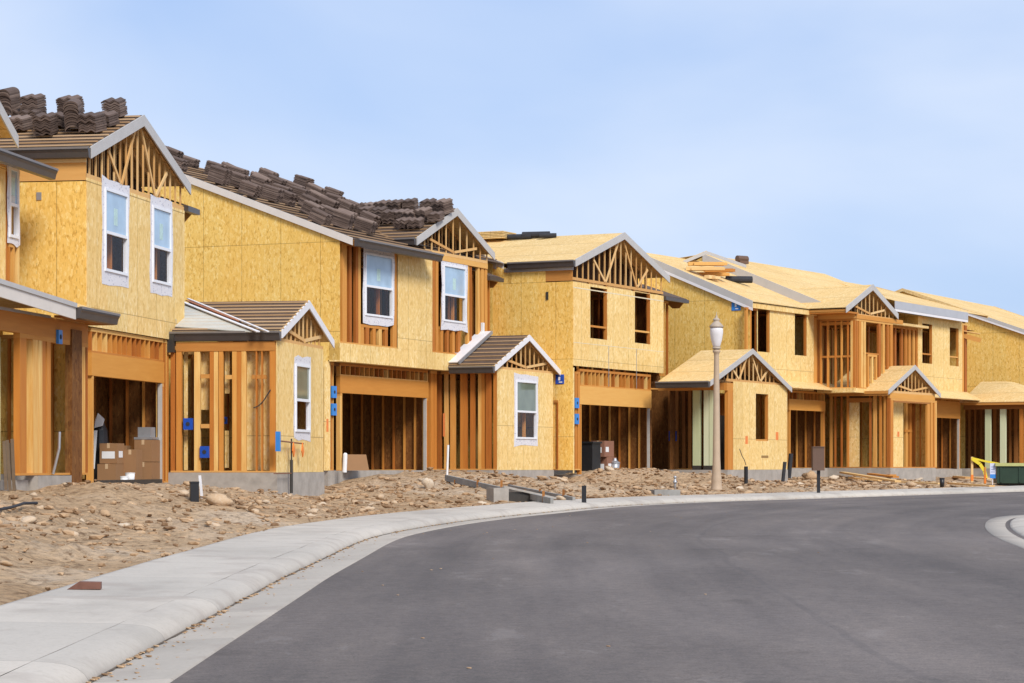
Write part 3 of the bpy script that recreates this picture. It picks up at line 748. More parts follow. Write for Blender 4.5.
# entry porch: rake board, framed walls
v0p = 1.55
def up(px): return H.u(px, v0p)
uL, uRt = up(-40), up(88)
zrl = H.z(283, H.u(0,v0p+.4), v0p+.4); zrr = H.z(306, H.u(73,v0p+.4), v0p+.4)
UA, UB = H.u(-60,v0p+.4), H.u(73,v0p+.4)
zA = zrl+(zrl-zrr)/(H.u(73,v0p+.4)-H.u(0,v0p+.4))*(H.u(0,v0p+.4)-UA)
MB().prism([H.L((a, v0p+.42, z)) for a, z in ((UB,zrr),(UA,zA),(UA,zA-.24),(UB,zrr-.24))][::-1], (0,-.035,0)).build('rake_board', FASCIAL, H.root)
MB().prism([H.L((a, v0p+.46, z)) for a, z in ((UB,zrr+.05),(UA,zA+.05),(UA,zA-.03),(UB,zrr-.03))][::-1], (0,-.02,0)).build('drip_edge', FASCIA, H.root)
H.slope('roof_deck', OSBR, [(UA,v0p+.4,zA),(UB,v0p+.4,zrr),(UB,-.2,zrr),(UA,-.2,zA)], .03)
H.gutter((UB+.02,v0p+.40,zrr-.02), (H.u(117,v0p+.5),v0p+.40,zrr-.02))
ue = H.u(117,v0p+.5)
H.slope('roof_deck', OSBR, [(UB,v0p+.4,zrr),(ue,v0p+.4,zrr),(ue-.2,.1,zrr+.55),(UB,.1,zrr+.55)], .03)
H.box('soffit_board', BROWN, (UB,ue-.1), (v0p+.05,v0p+.38), (zrr-.2,zrr-.16))
H.beam('eave_outrigger', STUDY, (ue-.05,.2,zrr-.16), (ue-.05,v0p+.38,zrr-.16), .05, .12)
pz = zrr-.22
H.box('entry_header', STUDX, (uL,uRt), (v0p-.12,v0p), (pz-.34,pz))
H.box('steel_strap', STEELG, (uL,up(50)), (v0p+.001,v0p+.02), (pz+.0,pz+.05))
posts_v(H, v0p-.004, [(20,27),(33,38.5),(39,46),(47,51),(81.5,85.5),(86.5,88)], -.02, pz-.34, d=.12)
posts_v(H, v0p-.5, [(66,70)], -.02, pz-.3, d=.12)
posts_v(H, v0p-1.6, [(28,31),(60,64)], -.02, pz-.3, d=.12)
H.box('door_header', STUDX, (up(51),up(85)), (v0p-.1,v0p-.01), (H.z(330,up(68),v0p),H.z(320,up(68),v0p)))
H.box('corner_post', OSBB, (up(70.5),up(80.5)), (v0p-.1,v0p+.03), (-.30,H.z(330,up(75),v0p)))
H.sheet_v('entry_back_sheathing', plain('green_tinted_board', (.50,.44,.23), .85, .22, 6), uL, up(20)-.02, -.1, 2.35, v0p-.35)
H.box('window_header', BROWN, (uL,up(28)), (v0p-2.0,v0p-1.9), (2.2,2.5))
H.sheet_v('entry_back_sheathing', OSBW, up(20)+.2, uRt, -.1, 2.6, v0p-3.2)
H.sheet_u('entry_end_sheathing', OSBW, v0p-2.6, v0p-.12, -.1, 2.6, uRt+.15)
H.frame_u(rng(v0p-2.4,v0p-.3), -.05, 2.6, uRt+.03, name='entry_end_frame')
ebox(H, up(58), v0p+.0, H.z(337,up(58),v0p), s=.2, face='v', m=BLUEL)
bl = H.box('foundation_block', CONC, (up(35),up(68.5)), (v0p-.5,v0p+.06), (-.62,-.03))
H.box('foundation', CONC, (uL-2,up(34)), (v0p-3,v0p-.1), (-.8,-.10))

# =================================================================== house 2 (big slope loaded with tiles)
h2 = House('unfinished_house', 'house with brown tile stacks all over its long sloping roof and two white upstairs windows', 340, 65, 1540, slab_z=1.2)
H = h2
RK = .375; ZF2 = 6.42
zr2, _ = shell(H, 11.7, 0, -7.0, 14, ZF2, RK, lowcut=.36, rake=FASCIAL, rakeh=.20, ovn=.06, deck=FELT, ovf=.42, ucut=5.2)
H.box('front_rim', OSBF, (-.012,9.9), (-.33,.012), (2.96,3.46))
ux = lambda px: H.u(px, 0)
PT2 = 6.22
posts_v(H, 0, [(342.5,347),(349.5,352),(356,361),(393,397)], 3.462, PT2, ext=(0, H.u(397,0)))
posts_v(H, -.003, [(361,364),(366,369.5),(373,376),(379,382),(385,388)], 3.462, H.zp(378,326)-.0, name='cripple_frame')
w = px_hole(H, 0, 364.5, 392, 254.5, 317); H.window(*w, 0, flash=.12)
H.sheet_v('upper_wall_sheathing', OSBF, ux(397.5), ux(432), 3.462, PT2, 0)
posts_v(H, 0, [(432.5,435),(436,438.5),(467.5,469.5),(470.5,472),(478,480),(481.5,484),(485,487.5)], 3.462, 6.3, ext=(ux(432.3), 9.87))
posts_v(H, -.003, [(441,443.5),(447,449),(452.5,455),(458,460.5)], 3.462, H.zp(454,328), name='cripple_frame')
w = px_hole(H, 0, 443, 465, 266, 322.5); H.window(*w, 0, flash=.14)
# dark interior: end wall, partitions, ceiling
H.frame_u(rng(-.5,-6), 3.46, 6.1, 3.3, name='inner_frame'); H.frame_u(rng(-.4,-6), 3.46, 6.1, 9.6, name='inner_frame')
H.frame_v(rng(.5,9.4), 3.46, 6.1, -2.4, name='inner_frame')
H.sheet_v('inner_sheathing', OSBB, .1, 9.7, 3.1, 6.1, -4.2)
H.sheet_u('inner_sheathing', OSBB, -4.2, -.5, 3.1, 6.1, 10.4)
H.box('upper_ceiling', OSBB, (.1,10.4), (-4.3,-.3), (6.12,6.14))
H.gutter((-.05,.46,ZF2-.42*RK-.01), (H.u(440,.5),.46,ZF2-.42*RK-.01))
H.box('eave_board', STUDX, (0,H.u(438,.45)), (.40,.44), (ZF2-.42*RK-.18,ZF2-.42*RK-.03))
ucg, zzg, elg, erg = H.gable(5.35, 9.87, .02, 6.36, 4.55, 10.15, 6.69, 7.81, ov=.10, depth=4.2, webs=False, sp=.5)
H.box('gable_base_beam', STUDX, (5.35,9.87), (-.06,.03), (6.20,6.355))
H.gutter((elg-.002,-2.0,zzg(elg)-.01), (elg-.002,.12,zzg(elg)-.01))
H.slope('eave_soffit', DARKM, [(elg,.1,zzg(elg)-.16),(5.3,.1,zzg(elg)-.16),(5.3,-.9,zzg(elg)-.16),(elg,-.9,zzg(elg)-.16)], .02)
dk = H.slope('roof_underlay', FELT, [(elg+.02,.085,zzg(elg+.02)+.016),(ucg,.085,zzg(ucg)+.016),(ucg,-4.2,zzg(ucg)+.016),(elg+.02,-4.2,zzg(elg+.02)+.016)], .01)
H.battens(lambda t: ((elg+(ucg-elg)*t,.11,zzg(elg+(ucg-elg)*t)+.035), (elg+(ucg-elg)*t,-4.1,zzg(elg+(ucg-elg)*t)+.035)), 9, dk, w=.06)
b = None
H.battens(lambda t: ((-.04,.4-7.3*t,ZF2-.15+7.3*t*RK+.035), (5.2 if .4-7.3*t > -.3 else 11.8,.4-7.3*t,ZF2-.15+7.3*t*RK+.035)), 18, b, w=.06, m=wood('felted_batten', [(.1,(.22,.13,.07)), (1,(.42,.28,.17))], 'x'))
# short eave right of the gable
return_eave(H, 9.89, 10.96, 5.98)
H.sheet_v('return_wall_sheathing', OSBW, 9.9, 10.5, 3.1, 6.2, -.9)
H.frame_v(rng(9.93,10.3,.2), 3.46, 6.0, -.10, name='return_frame')
# garage
g0, g1 = H.u(342.5, -.36), H.u(426.5, -.36)
garage(H, g0, g1, -.36, -.02, 2.13, 2.60, 2.955, dr=6.5, jl=3)
H.frame_v([H.u(p,-.36) for p in (331.5,333.5)], 0, 2.95, -.365, d=.12, name='jamb_frame')
H.sheet_v('jamb_sheathing', OSBF, H.u(324,-.36), H.u(330,-.36), 0, 2.96, -.36)
for y in (392, 409.5): ebox(H, H.u(333,-.36), -.36, H.z(y,H.u(333,-.36),-.36), face='v', m=BLUEL, s=.26)
posts_v(H, -.364, [(431,434),(434.5,437)], 0, 2.95, name='jamb_frame', d=.1)
H.box('graffiti_mark', ORPAINT, (H.u(326,-.36),H.u(328,-.36)), (-.347,-.345), (1.05,1.4))
# entry room
ug = H.u(442, -.36); vp = H.v(497, ug)
ph = px_hole(H, vp, 515.5, 536, 381, 439)
uc, zz, el, er = porch(H, ug, 11.72, -.36, vp, 2.99, 6.95, 12.15, 3.08, 4.10, bat=8, fascia=WHITEB, front_holes=[ph], roofback=-.0)
H.window(*ph, vp, flash=.12, film=False)
posts_u(H, ug, [(437,441),(444,448),(450,455),(460,467),(470,474.5),(478,484.5),(485.5,491),(493.2,497)], 0, 2.95)
H.box('graffiti_mark', ORPAINT, (ug-.003,ug), (H.v(443,ug),H.v(445,ug)), (1.0,1.7))
H.beam('valley_flashing', WHITEB, (el+.05,.1,zz(el)+.12), (uc-.1,.1,zz(uc)+.14), .45, .03, up=(0,0,1))
H.beam('flashing_edge', STEELG, (el+.02,.36,zz(el)+.1), (uc-.1,.36,zz(uc)+.12), .04, .09)
H.box('vent_stub', WHITE, (uc-.1,uc), (-.02,.06), (zz(uc)+.1,zz(uc)+.42))

def address_sign(h, u, x0, x1, y0, y1, text):
    """small blue number board nailed on the side wall in the plane u"""
    vm = h.v((x0+x1)/2, u); va, vb = sorted((h.v(x0,u), h.v(x1,u))); z0, z1 = h.z(y1,u,vm), h.z(y0,u,vm)
    p = h.root
    wx, wy = h.w(u-.012, vm)
    rt = empty('address_sign', (wx, wy, h.zs+z0), math.pi/2-h.th, label=text, cat='sign', group='blue number boards on side walls')
    o = MB().box(-.02, 0, -(vb-va)/2, (vb-va)/2, 0, z1-z0).build('board', BLUEL if x0 > 700 else BLUE, rt)
    s = (z1-z0)
    MB().box(-.024,-.021,-.02,.05,s*.38,s*.75).box(-.024,-.021,-.09,.03,s*.14,s*.25).build('white_mark', WHITE, rt)
# =================================================================== house 3
h3 = House('unfinished_house', 'OSB house mid-row with a bare-truss gable over two empty openings and black felt rolls', 573, 75.3, 1720, slab_z=1.19)  # pushed back along the line of sight, fixed sizes scaled about the camera
H = h3; PL3 = 5.92; uR3 = 7.2
shell(H, 13.0, -2.4, -9.6, 15, 6.52, .335, wing=PL3)
w1 = px_hole(H, 0, 590, 607, 288, 339); w2 = px_hole(H, 0, 634.5, 650, 293, 343.5)
H.sheet_v('upper_wall_sheathing', OSBF, 0, uR3, 3.28, PL3, 0, holes=[w1, w2])
for q in (w1, w2): opening_studs(H, 0, q, .22)
STRING = plain('pale_tape', (.72,.62,.42), .8, .2, 5)
H.box('tape_strip', STRING, (0,uR3), (.012,.016), (PL3-.20,PL3-.165)); H.box('tape_strip', STRING, (.0,uR3), (.012,.016), (w1[2]-.20,w1[2]-.18))
for a in (.37, .68): H.box('strap', STEELG, (uR3*a,uR3*a+.03), (.012,.02), (2.7,w1[2]-.2))
uc3, zz3, el3, er3 = H.gable(0, uR3, 0, PL3+.05, -.08, 7.48, 6.58, 7.76, ov=.10, depth=6.5, webs=True, sp=.42)
H.gutter((el3-.002,-2.2,zz3(el3)-.01), (el3-.002,.12,zz3(el3)-.01))
H.box('heel_blocking', STUDY, (-.013,.03), (-.95,-.02), (PL3+.03,PL3+.36))
H.sheet_u('heel_sheathing', OSBW, -2.3, -.95, PL3+.0, PL3+.36, .0)
H.box('eave_trim', STEELG, (-.04,-.014), (-2.4,.02), (PL3+.36,PL3+.5))
H.box('hold_down', DARKM, (-.04,-.012), (-.93,-.85), (PL3-.55,PL3-.3))
H.frame_u(rng(-.5,-5), 3.2, PL3, uR3-.3, name='inner_frame'); H.poly_u('inner_sheathing', OSBB, uR3-.1, [(-.2,3),(-.2,PL3),(-6,PL3),(-6,3)])
H.frame_v(rng(.3, uR3-.4), 3.2, PL3, -2.6, name='inner_frame'); H.sheet_v('inner_sheathing', OSBB, .1, uR3, 3.1, PL3, -4.0)
H.frame_u(rng(-.3,-3), 3.2, PL3, 3.4, name='inner_frame')
H.box('upper_ceiling', OSBB, (.05,uR3-.05), (-4.2,-.15), (PL3+.0,PL3+.02))
return_eave(H, uR3+.02, 9.25, 5.90)
H.frame_v([uR3+.1,uR3+.3,uR3+.6,uR3+.9], 3.2, 5.8, -.2, name='return_frame')
H.sheet_v('return_wall_sheathing', OSBB, uR3, uR3+1.1, 2.8, 5.8, -.6)
g0, g1 = H.u(582, 0), H.u(650, 0)
H.sheet_v('jamb_sheathing', OSBF, -.012, H.u(574,0), -.1, 3.22, 0)
garage(H, g0, g1, -.01, -.14, 2.08, 2.66, 3.20, dr=6)
posts_v(H, -.01, [(575.3,577.2),(578,580.3)], 0, 3.1, d=.1, name='jamb_frame')
for y in (403, 419): ebox(H, H.u(576,0), 0, H.z(y,H.u(576,0),0), face='v', m=BLUEL, s=.26)
H.sheet_v('jamb_sheathing', OSBB, g1+.0, g1+.12, -.1, 2.0, -.0, t=.02)
H.frame_u([H.v(p,-.0) for p in (548,553,558)], .0, 2.2, -.06, d=.04, name='side_opening_frame')
address_sign(H, -.0, 556, 564.3, 374.5, 384, 'dark blue number board left of the open garage with brown boxes')
# entry porch with pale treated posts
ug = 7.0; vp = 2.40
f0 = H.u(733, vp)
ph = px_hole(H, vp, 755.5, 768, 394, 441)
uc, zz, el, er = porch(H, ug, 12.8, -.2, vp, 2.97, 5.24, 12.97, 2.91, 4.13, front_holes=[ph], face0=f0, roofback=H.v(657,5.24), webs=True, sp=.40, gut=False)
opening_studs(H, vp, ph, .0)
H.gutter((el-.002,H.v(657,el),zz(el)-.0), (el-.002,vp+.1,zz(el)-.0))
H.box('porch_beam', STUDX, (ug,f0), (vp-.1,vp), (2.66,2.92)); H.box('porch_beam', STUDY, (ug,ug+.1), (-.1,vp-.1), (2.68,2.92))
H.box('post', STUD, (H.u(728,vp),f0-.01), (vp-.12,vp-.0), (0,2.66))
for a, b_ in ((692.5,699.5),(703.5,708.5),(709,712.5)):
    va, vb = H.v(a,ug), H.v(b_,ug)
    q = H.box('porch_post', PT, (ug+.02,ug+.2), (va,vb), (.14,2.68)); H.box('post_base', DARKM, (ug+.01,ug+.21), (va-.01,vb+.01), (0,.14), q)
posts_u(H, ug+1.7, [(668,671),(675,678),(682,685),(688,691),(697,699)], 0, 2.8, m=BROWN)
H.sheet_u('inner_sheathing', OSBB, -2, 1.3, 0, 2.8, ug+2.0)
ebox(H, ug+1.2, H.v(673,ug+1.2), H.z(436,ug+1.2,0), s=.28)
posts_v(H, vp-1.8, [(716,719),(722,725)], 0, 2.7); H.box('opening_shade_box', DARKM, (H.u(717,vp-1.5),H.u(726,vp-1.5)), (vp-1.9,vp-1.5), (0,1.9))  # the dark box is added to paint the shade in the porch opening
H.sheet_v('inner_sheathing', OSBB, ug+.3, f0+.2, 0, 2.7, vp-2.2)
for a, b_, y0, y1 in ((745,747.5,436,444),(775.5,778,432,440),(716,717,0,0)):
    if y0: H.box('graffiti_mark', ORPAINT, (H.u(a,vp),H.u(b_,vp)), (vp+.0125,vp+.014), (H.z(y1,H.u(a,vp),vp),H.z(y0,H.u(a,vp),vp)))
H.box('sheathing_stamp', plain('ink_stamp',(.30,.18,.06),.9,.2,30), (H.u(761,vp),H.u(768,vp)), (vp+.0125,vp+.0135), (H.z(458,H.u(764,vp),vp),H.z(455.5,H.u(764,vp),vp)))

# =================================================================== house 4
h4 = House('unfinished_house', 'house with a stepped plywood roof, lumber on its slope and a stud-framed upstairs bay', 750, 86, 2000, slab_z=1.24)
H = h4; PT4 = 5.80
zr4, _ = shell(H, 5.55, 0, -4.7, 11, 6.03, .42, lowcut=0, rake=FASCIA, rakeh=.26, ovn=.08, ovf=.15, far=False)
MB().prism([H.L((-.115,v,z)) for v, z in ((.15,5.97-.24),(-4.7,6.03+4.7*.42-.24),(-4.7,6.03+4.7*.42-.34),(.15,5.97-.34))], (.03,0,0)).build('rake_trim', WHITEB, H.root)
w1 = px_hole(H, 0, 757.5, 769.5, 308.5, 352); w2 = px_hole(H, 0, 794.5, 806.5, 313.5, 355.5)
H.sheet_v('upper_wall_sheathing', OSBF, .55, H.u(813.5,0), 2.9, 5.72, 0, holes=[w1, w2])
for q in (w1, w2): opening_studs(H, 0, q, -.1)
posts_v(H, -.0, [(746.5,748),(750.2,751.6)], 2.9, 5.75, ext=(-.3,.55))
H.box('eave_board', OSBF, (0,5.5), (-.02,.10), (5.74,5.93))
address_sign(H, -.0, 732, 741, 301, 310.5, 'light blue number board high on the side wall right above the lamp globe')
ub = H.u(818, 0); vb_ = 1.515; ue4 = H.u(919, 0)
# second, raised roof over the bay half
zf = 6.37
zf4 = zf
def zb4(v): return zf-.41*v
H.slope('roof_deck', OSBR, [(5.45,.30,zb4(.3)),(ue4+1.0,.30,zb4(.3)),(ue4+1.0,-4.7,zb4(-4.7)),(5.45,-4.7,zb4(-4.7))], .016)
H.slope('roof_deck', OSBR, [(5.45,-4.7,zb4(-4.7)),(ue4+1.0,-4.7,zb4(-4.7)),(ue4+1,-13,zb4(-7.6)-2),(5.45,-13,zb4(-7.6)-2)], .016)
MB().prism([H.L((5.415,v,z)) for v, z in ((.30,zb4(.3)+.02),(-4.7,zb4(-4.7)+.02),(-4.7,zb4(-4.7)-.34),(.30,zb4(.3)-.34))], (.03,0,0)).build('rake_board', FASCIA, H.root)
H.poly_u('party_wall_sheathing', OSBW, 5.5, [(-.1,3.0),(-.1,zb4(0)-.1),(-4.7,zb4(-4.7)-.1),(-10.8,5.5),(-10.8,3.0)])
posts_v(H, 0, [(814,817),(818,820)], 3.0, 5.75, ext=(H.u(813.6,0), ub+.2))
zt = 5.62
posts_u(H, ub, [(819.5,821.5),(826.8,828.5),(834.5,836),(840.5,842),(846.8,848.3),(850.5,855)], 3.0, zt)
for y0, y1 in ((322,325),(355.5,357.5)):
    H.box('blocking', STUDY, (ub+.01,ub+.08), (.1,vb_), (H.z(y1,ub,.8),H.z(y0,ub,.8)))
H.box('bay_beam', STUDY, (ub-.02,ub+.1), (-.1,vb_+.02), (zt,zt+.16)); H.box('bay_beam', STUDX, (ub,ub+4.6), (vb_-.1,vb_+.02), (zt,zt+.16))
ub2 = H.u(895, vb_)
q = px_hole(H, vb_, 864, 880, 319, 353)
posts_v(H, vb_, [(856.5,858),(859,863.5),(864.2,866),(878.8,881),(883,885),(887.5,889),(890.5,893)], 3.0, zt)
H.multi('rough_opening', STUDX, [((q[0],q[1]),(vb_-.09,vb_-.004),(q[2]-.06,q[2])),((q[0],q[1]),(vb_-.09,vb_-.004),(q[3],q[3]+.12))])
posts_v(H, vb_-.003, [(868,869.5),(872,873.5),(876,877.3)], 3.0, q[2]-.06)
posts_v(H, 0, [(895,896.5),(901.5,903),(905.5,907),(909,911),(913.5,915),(916.5,918.5)], 3.0, 5.75, ext=(ub2,ue4))
H.box('eave_board', OSBR, (ub2,ue4+.2), (-.1,.35), (5.76,5.86))
ucb, zzb, elb, erb = H.gable(ub, ub2-.15, vb_, zt+.10, 4.75, 9.70, 5.98, 6.97, depth=4.5, webs=False, sp=.38, back=2)
H.box('eave_frame', STUDX, (elb+.05,ub+.1), (vb_-1.6,vb_+.1), (zt+.16,zt+.22)); H.box('eave_frame', STUDY, (elb+.05,elb+.12), (-.1,vb_+.1), (zzb(elb)-.18,zzb(elb)-.06))
H.frame_v(rng(ub+.2, ue4-.2), 3.0, 5.7, -1.8, name='inner_frame'); H.sheet_v('inner_sheathing', OSBW, 5.6, ue4, 3.0, 5.7, -3.2)
H.frame_u(rng(-.3,-3), 3.0, 5.7, ub+2.2, name='inner_frame'); H.frame_u(rng(1.3,-3), 3.0, 5.6, ub2-.3, name='inner_frame')
H.sheet_u('inner_sheathing', OSBB, -3, -.15, 3.0, 5.6, ue4-.2)
H.frame_v(rng(.4,5.2), 3.0, 5.7, -1.6, name='inner_frame'); H.sheet_v('inner_sheathing', OSBB, .1, 5.4, 3.0, 5.7, -2.8); H.frame_u(rng(-.3,-2.6), 3.0, 5.7, 2.9, name='inner_frame')
H.sheet_u('inner_sheathing', OSBB, -2.6, -.2, 3.0, 5.7, 3.1)
H.box('upper_ceiling', OSBB, (.05,ue4), (-3.2,-.15), (5.72,5.74)); H.box('upper_ceiling', OSBB, (ub+.05,ub2-.2), (-.2,vb_-.1), (5.64,5.66))
H.box('floor_deck', OSBB, (.05,ue4+.2), (-4,-.05), (2.80,3.0)); H.box('bay_floor', OSBF, (ub-.1,ub2), (0,vb_+.02), (2.84,3.0))
g0, g1 = H.u(791, 0), H.u(824, 0)
garage(H, g0, g1, -.01, -.02, 2.15, 2.52, 2.88, dr=5, rail=False)
# shed roof strip over the garage
H.slope('pent_roof', OSBR, [(H.u(789,.5),.65,2.95),(7.0,.65,2.95),(7.0,.0,3.22),(H.u(789,.5),.0,3.22)], .03)
ug = 7.10; vp = 2.384; u1 = 11.6
H.box('foundation', CONC, (5.0,ue4+1), (-9,-.2), (-.85,-.006))
uc, zz, el, er = porch(H, ug, u1, 0, vp, 2.84, 6.68, 11.9, 2.92, 3.95, face=False, roofback=-.05, sp=.35, gut=False)
posts_u(H, ug, [(829.5,832),(834,835.5),(840.5,841.8),(846.5,848.3),(869,871),(873,876.3),(879,881.5),(883.5,885.5),(886.5,890)], 0, 2.84)
H.box('eave_fascia', STUDY, (el-.03,el), (0,vp+.1), (zz(el)-.12,zz(el)-.02))
H.sheet_u('entry_panel', OSBF, H.v(849,ug+.2), H.v(859.5,ug+.2), 0, 2.6, ug+.2)
H.box('door_header', STUDY, (ug,ug+.1), (H.v(847,ug),H.v(872,ug)), (2.5,2.66))
posts_v(H, vp, [(891,893.5),(927.5,930),(931,933),(934,937)], 0, 2.64)
H.box('entry_header', GLULAM, (ug,u1), (vp-.1,vp+.005), (2.64,2.84)); H.box('entry_header', BROWN, (H.u(894,vp),H.u(930,vp)), (vp-.1,vp-.002), (2.5,2.635))
H.sheet_v('entry_panel', OSBF, H.u(893,vp-.5), H.u(903,vp-.5), 0, 2.6, vp-.5)
H.box('graffiti_mark', ORPAINT, (H.u(897,vp-.5),H.u(899,vp-.5)), (vp-.487,vp-.485), (1.2,1.4))
posts_v(H, vp-.8, [(906,908),(910,912),(914,916),(920,925)], 0, 2.6)
H.box('blocking', STUDX, (H.u(905,vp-.8),H.u(912,vp-.8)), (vp-.86,vp-.79), (1.4,1.5))

# =================================================================== house 5
h5 = House('unfinished_house', 'far OSB house with a blue-grey eave board and a low hipped entry roof', 918, 99.3, 1900, slab_z=1.20)
H = h5; uR5 = H.u(962, 0)
ze5 = 6.82
shell(H, 7.5, 0, -4.9, 11, ze5, .28, lowcut=0, ovn=.3, ovf=.35, rakeh=.12, rake=OSBR)
H.box('eave_fascia', plain('blue_grey_fascia', (.42,.43,.46), .5, .08, 2), (-3.6,H.u(967.5,.36)), (.36,.39), (ze5-.42,ze5-.10))
H.box('eave_trim', WHITEB, (-3.6,H.u(967.5,.36)), (.36,.385), (ze5-.52,ze5-.425))
H.slope('roof_deck', OSBR, [(-3.6,.36,ze5-.085),(-.3,.36,ze5-.085),(-.3,-1.2,ze5+1.2*.28+.015),(-3.6,-1.2,ze5+1.2*.28+.015)], .016)
w1 = px_hole(H, 0, 922, 932, 324, 363.5); w2 = px_hole(H, 0, 949.5, 958.5, 328, 366)
H.sheet_v('upper_wall_sheathing', OSBF, -.02, uR5, 3.3, ze5-.3, 0, holes=[w1, w2])
for q in (w1, w2): opening_studs(H, 0, q, .22)
posts_v(H, 0, [(962.3,964),(965,967)], 3.2, 6.3, ext=(uR5,H.u(967.5,0)))
H.frame_v(rng(.3,5.5), 3, 6, -1.6, name='inner_frame'); H.sheet_v('inner_sheathing', OSBB, .1, 5.8, 3, 6, -2.8); H.frame_u(rng(-.3,-2.6), 3, 6, 3.1, name='inner_frame'); H.frame_u(rng(-.3,-2.6), 3, 6, 5.6, name='inner_frame')
H.box('upper_ceiling', OSBB, (.05,7.4), (-3.2,-.15), (6.05,6.07))
g0, g1 = H.u(935, 0), H.u(959.5, 0)
garage(H, g0, g1, -.01, -.02, 2.15, 2.85, 3.0, dr=5)
posts_v(H, -.01, [(918,920),(923,925),(928,930)], 0, 2.9)
H.slope('pent_roof', OSBR, [(-.2,.75,2.96),(5.9,.75,2.96),(5.9,.04,3.32),(-.2,.04,3.32)], .03)
H.beam('rafter_tail', STUDY, (5.7,-.3,5.85), (5.95,.65,5.55), .05, .2)
H.beam('rafter_tail', LUMBER, (5.6,-.2,6.0), (6.2,.5,5.85), .25, .03)
ug = 5.85; vp = 3.0
zt5 = 2.86
P = lambda u,v,z: (u,v,z)
e0 = H.u(966,.3); 
H.slope('entry_roof', OSBR, [(ug-.35,-.1,zt5+.02),(ug-.35,vp+.4,zt5+.02),(ug+2.3,1.0,zt5+.98),(ug+2.3,-.1,zt5+.98)], .03)
H.slope('entry_roof', OSBR, [(ug-.35,vp+.4,zt5+.02),(ug+6,vp+.4,zt5+.02),(ug+3.6,1.0,zt5+.98),(ug+2.3,1.0,zt5+.98)], .03)
H.box('eave_board', STUDY, (ug-.33,ug-.28), (-.1,vp+.38), (zt5-.12,zt5-.01))
H.box('porch_beam', BROWN, (ug,ug+.12), (-.1,vp+.1), (zt5-.3,zt5-.05))
for a, b_ in ((985,990.5),(1000,1005.5)):
    va, vb = H.v(a,ug), H.v(b_,ug); q = H.box('porch_post', PT, (ug+.0,ug+.14), (va,vb), (0,zt5-.3))
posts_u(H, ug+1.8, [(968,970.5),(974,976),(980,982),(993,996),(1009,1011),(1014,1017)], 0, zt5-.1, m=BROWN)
H.sheet_u('inner_sheathing', OSBB, -1.5, 4, 0, zt5-.1, ug+2.0)
posts_u(H, ug+.02, [(1019.5,1023),(1026,1030)], 0, zt5-.1)
H.box('porch_foundation', CONC, (ug-.03,ug+6), (-3,vp+.2), (-.85,-.005))
H.sheet_u('entry_wall_sheathing', OSBW, H.v(1019,ug+.1), vp+.15, 0, zt5-.1, ug+.15)

# =================================================================== house 6 (runs out of the frame on the right)
h6 = House('unfinished_house', 'farthest OSB house running off the right edge, with a long white-edged rake', 1032, 109, 1800, slab_z=1.19)
H = h6
shell(H, 14, 0, -6.1, 13, 6.18, .36, lowcut=0, ovn=.1, ovf=.3, rake=OSBR, rakeh=.15)
MB().prism([H.L((-.165,v,z)) for v, z in ((.3,6.07+.03),(-3.2,6.18+3.2*.36+.03),(-3.2,6.18+3.2*.36-.13),(.3,6.07-.13))], (.03,0,0)).build('rake_board', FASCIA, H.root)
MB().prism([H.L((-.17,v,z)) for v, z in ((.3,6.07-.133),(-3.2,6.18+3.2*.36-.133),(-3.2,6.18+3.2*.36-.21),(.3,6.07-.21))], (.03,0,0)).build('rake_trim', WHITEB, H.root)
H.sheet_v('front_wall_sheathing', OSBF, 0, 14, 0, 5.85, 0, holes=[(2,3.2,3.6,5.2),(6,7.2,3.6,5.2),(3,8,0,2.2)])

HOUSES = [h0, h1, h2, h3, h4, h5, h6]
def in_house(x, y, m=.25):
    for h, U, vmax in ((h0,9,1.7),(h1,5.2,0),(h1,9.4,2.5),(h2,12,0),(h3,13,0),(h4,13,0),(h5,13,0),(h6,20,0)):
        dx, dy = x-h.O[0], y-h.O[1]; u = dx*h.U[0]+dy*h.U[1]; v = dx*h.V[0]+dy*h.V[1]
        lo = -8 if h is h0 else -.2
        if h is h1 and vmax > 0 and u < 5: continue
        if lo < u < U and v < vmax+m and v > -16: return True
    for h, a, b, vm in ((h2,7.2,12,1.6),(h3,6.8,13,2.5),(h4,7,12,2.5),(h5,5.8,12,3.2)):
        dx, dy = x-h.O[0], y-h.O[1]; u = dx*h.U[0]+dy*h.U[1]; v = dx*h.V[0]+dy*h.V[1]
        if a < u < b and -1 < v < vm+m: return True
    return False

for h, zz_ in ((h0,78),(h1,78),(h2,132),(h3,104),(h4,117),(h5,140),(h6,132)):
    for c in h.root.children_recursive: c.pass_index = zz_
# =================================================================== ground, road, sidewalk
for h, u, v, r, hh in ((h1,2.4,.9,2.0,.27),(h0,-1.5,2.6,2.4,.26),(h0,-5,3,3,.2),(h2,3.5,1.0,3.2,.44),(h2,3.2,4.5,3.0,.12),(h2,14,2.0,2.4,.36),
                        (h3,3.5,1.6,3.0,.28),(h3,1.5,4,2.0,.22),(h4,3,1.5,2.6,.20),(h4,9,5.6,2.4,.05),(h2,9.4,3.2,1.9,-.28),(h3,9,4.2,2.0,-.10),(h1,7.5,4.2,1.6,-.06),(h5,2,2,2,.2)):
    x, y = h.w(u, v); MOUNDS.append((x, y, r, hh))
def grid_axis(parts):
    out = []
    for a, b, st in parts: out += list(np.arange(a, b, st))
    return np.array(out+[parts[-1][1]])
gx = grid_axis([(-1500,-200,260),(-200,-40,20),(-40,-16,2.0),(-16,24,.22),(24,60,2.0),(60,240,20),(240,1500,210)])
gy = grid_axis([(-300,-20,40),(-20,10,3),(10,92,.25),(92,130,1.5),(130,300,20),(300,1500,200)])
GX, GY = np.meshgrid(gx, gy)
GZ = dirt_z(GX, GY)
nx, ny = len(gx), len(gy)
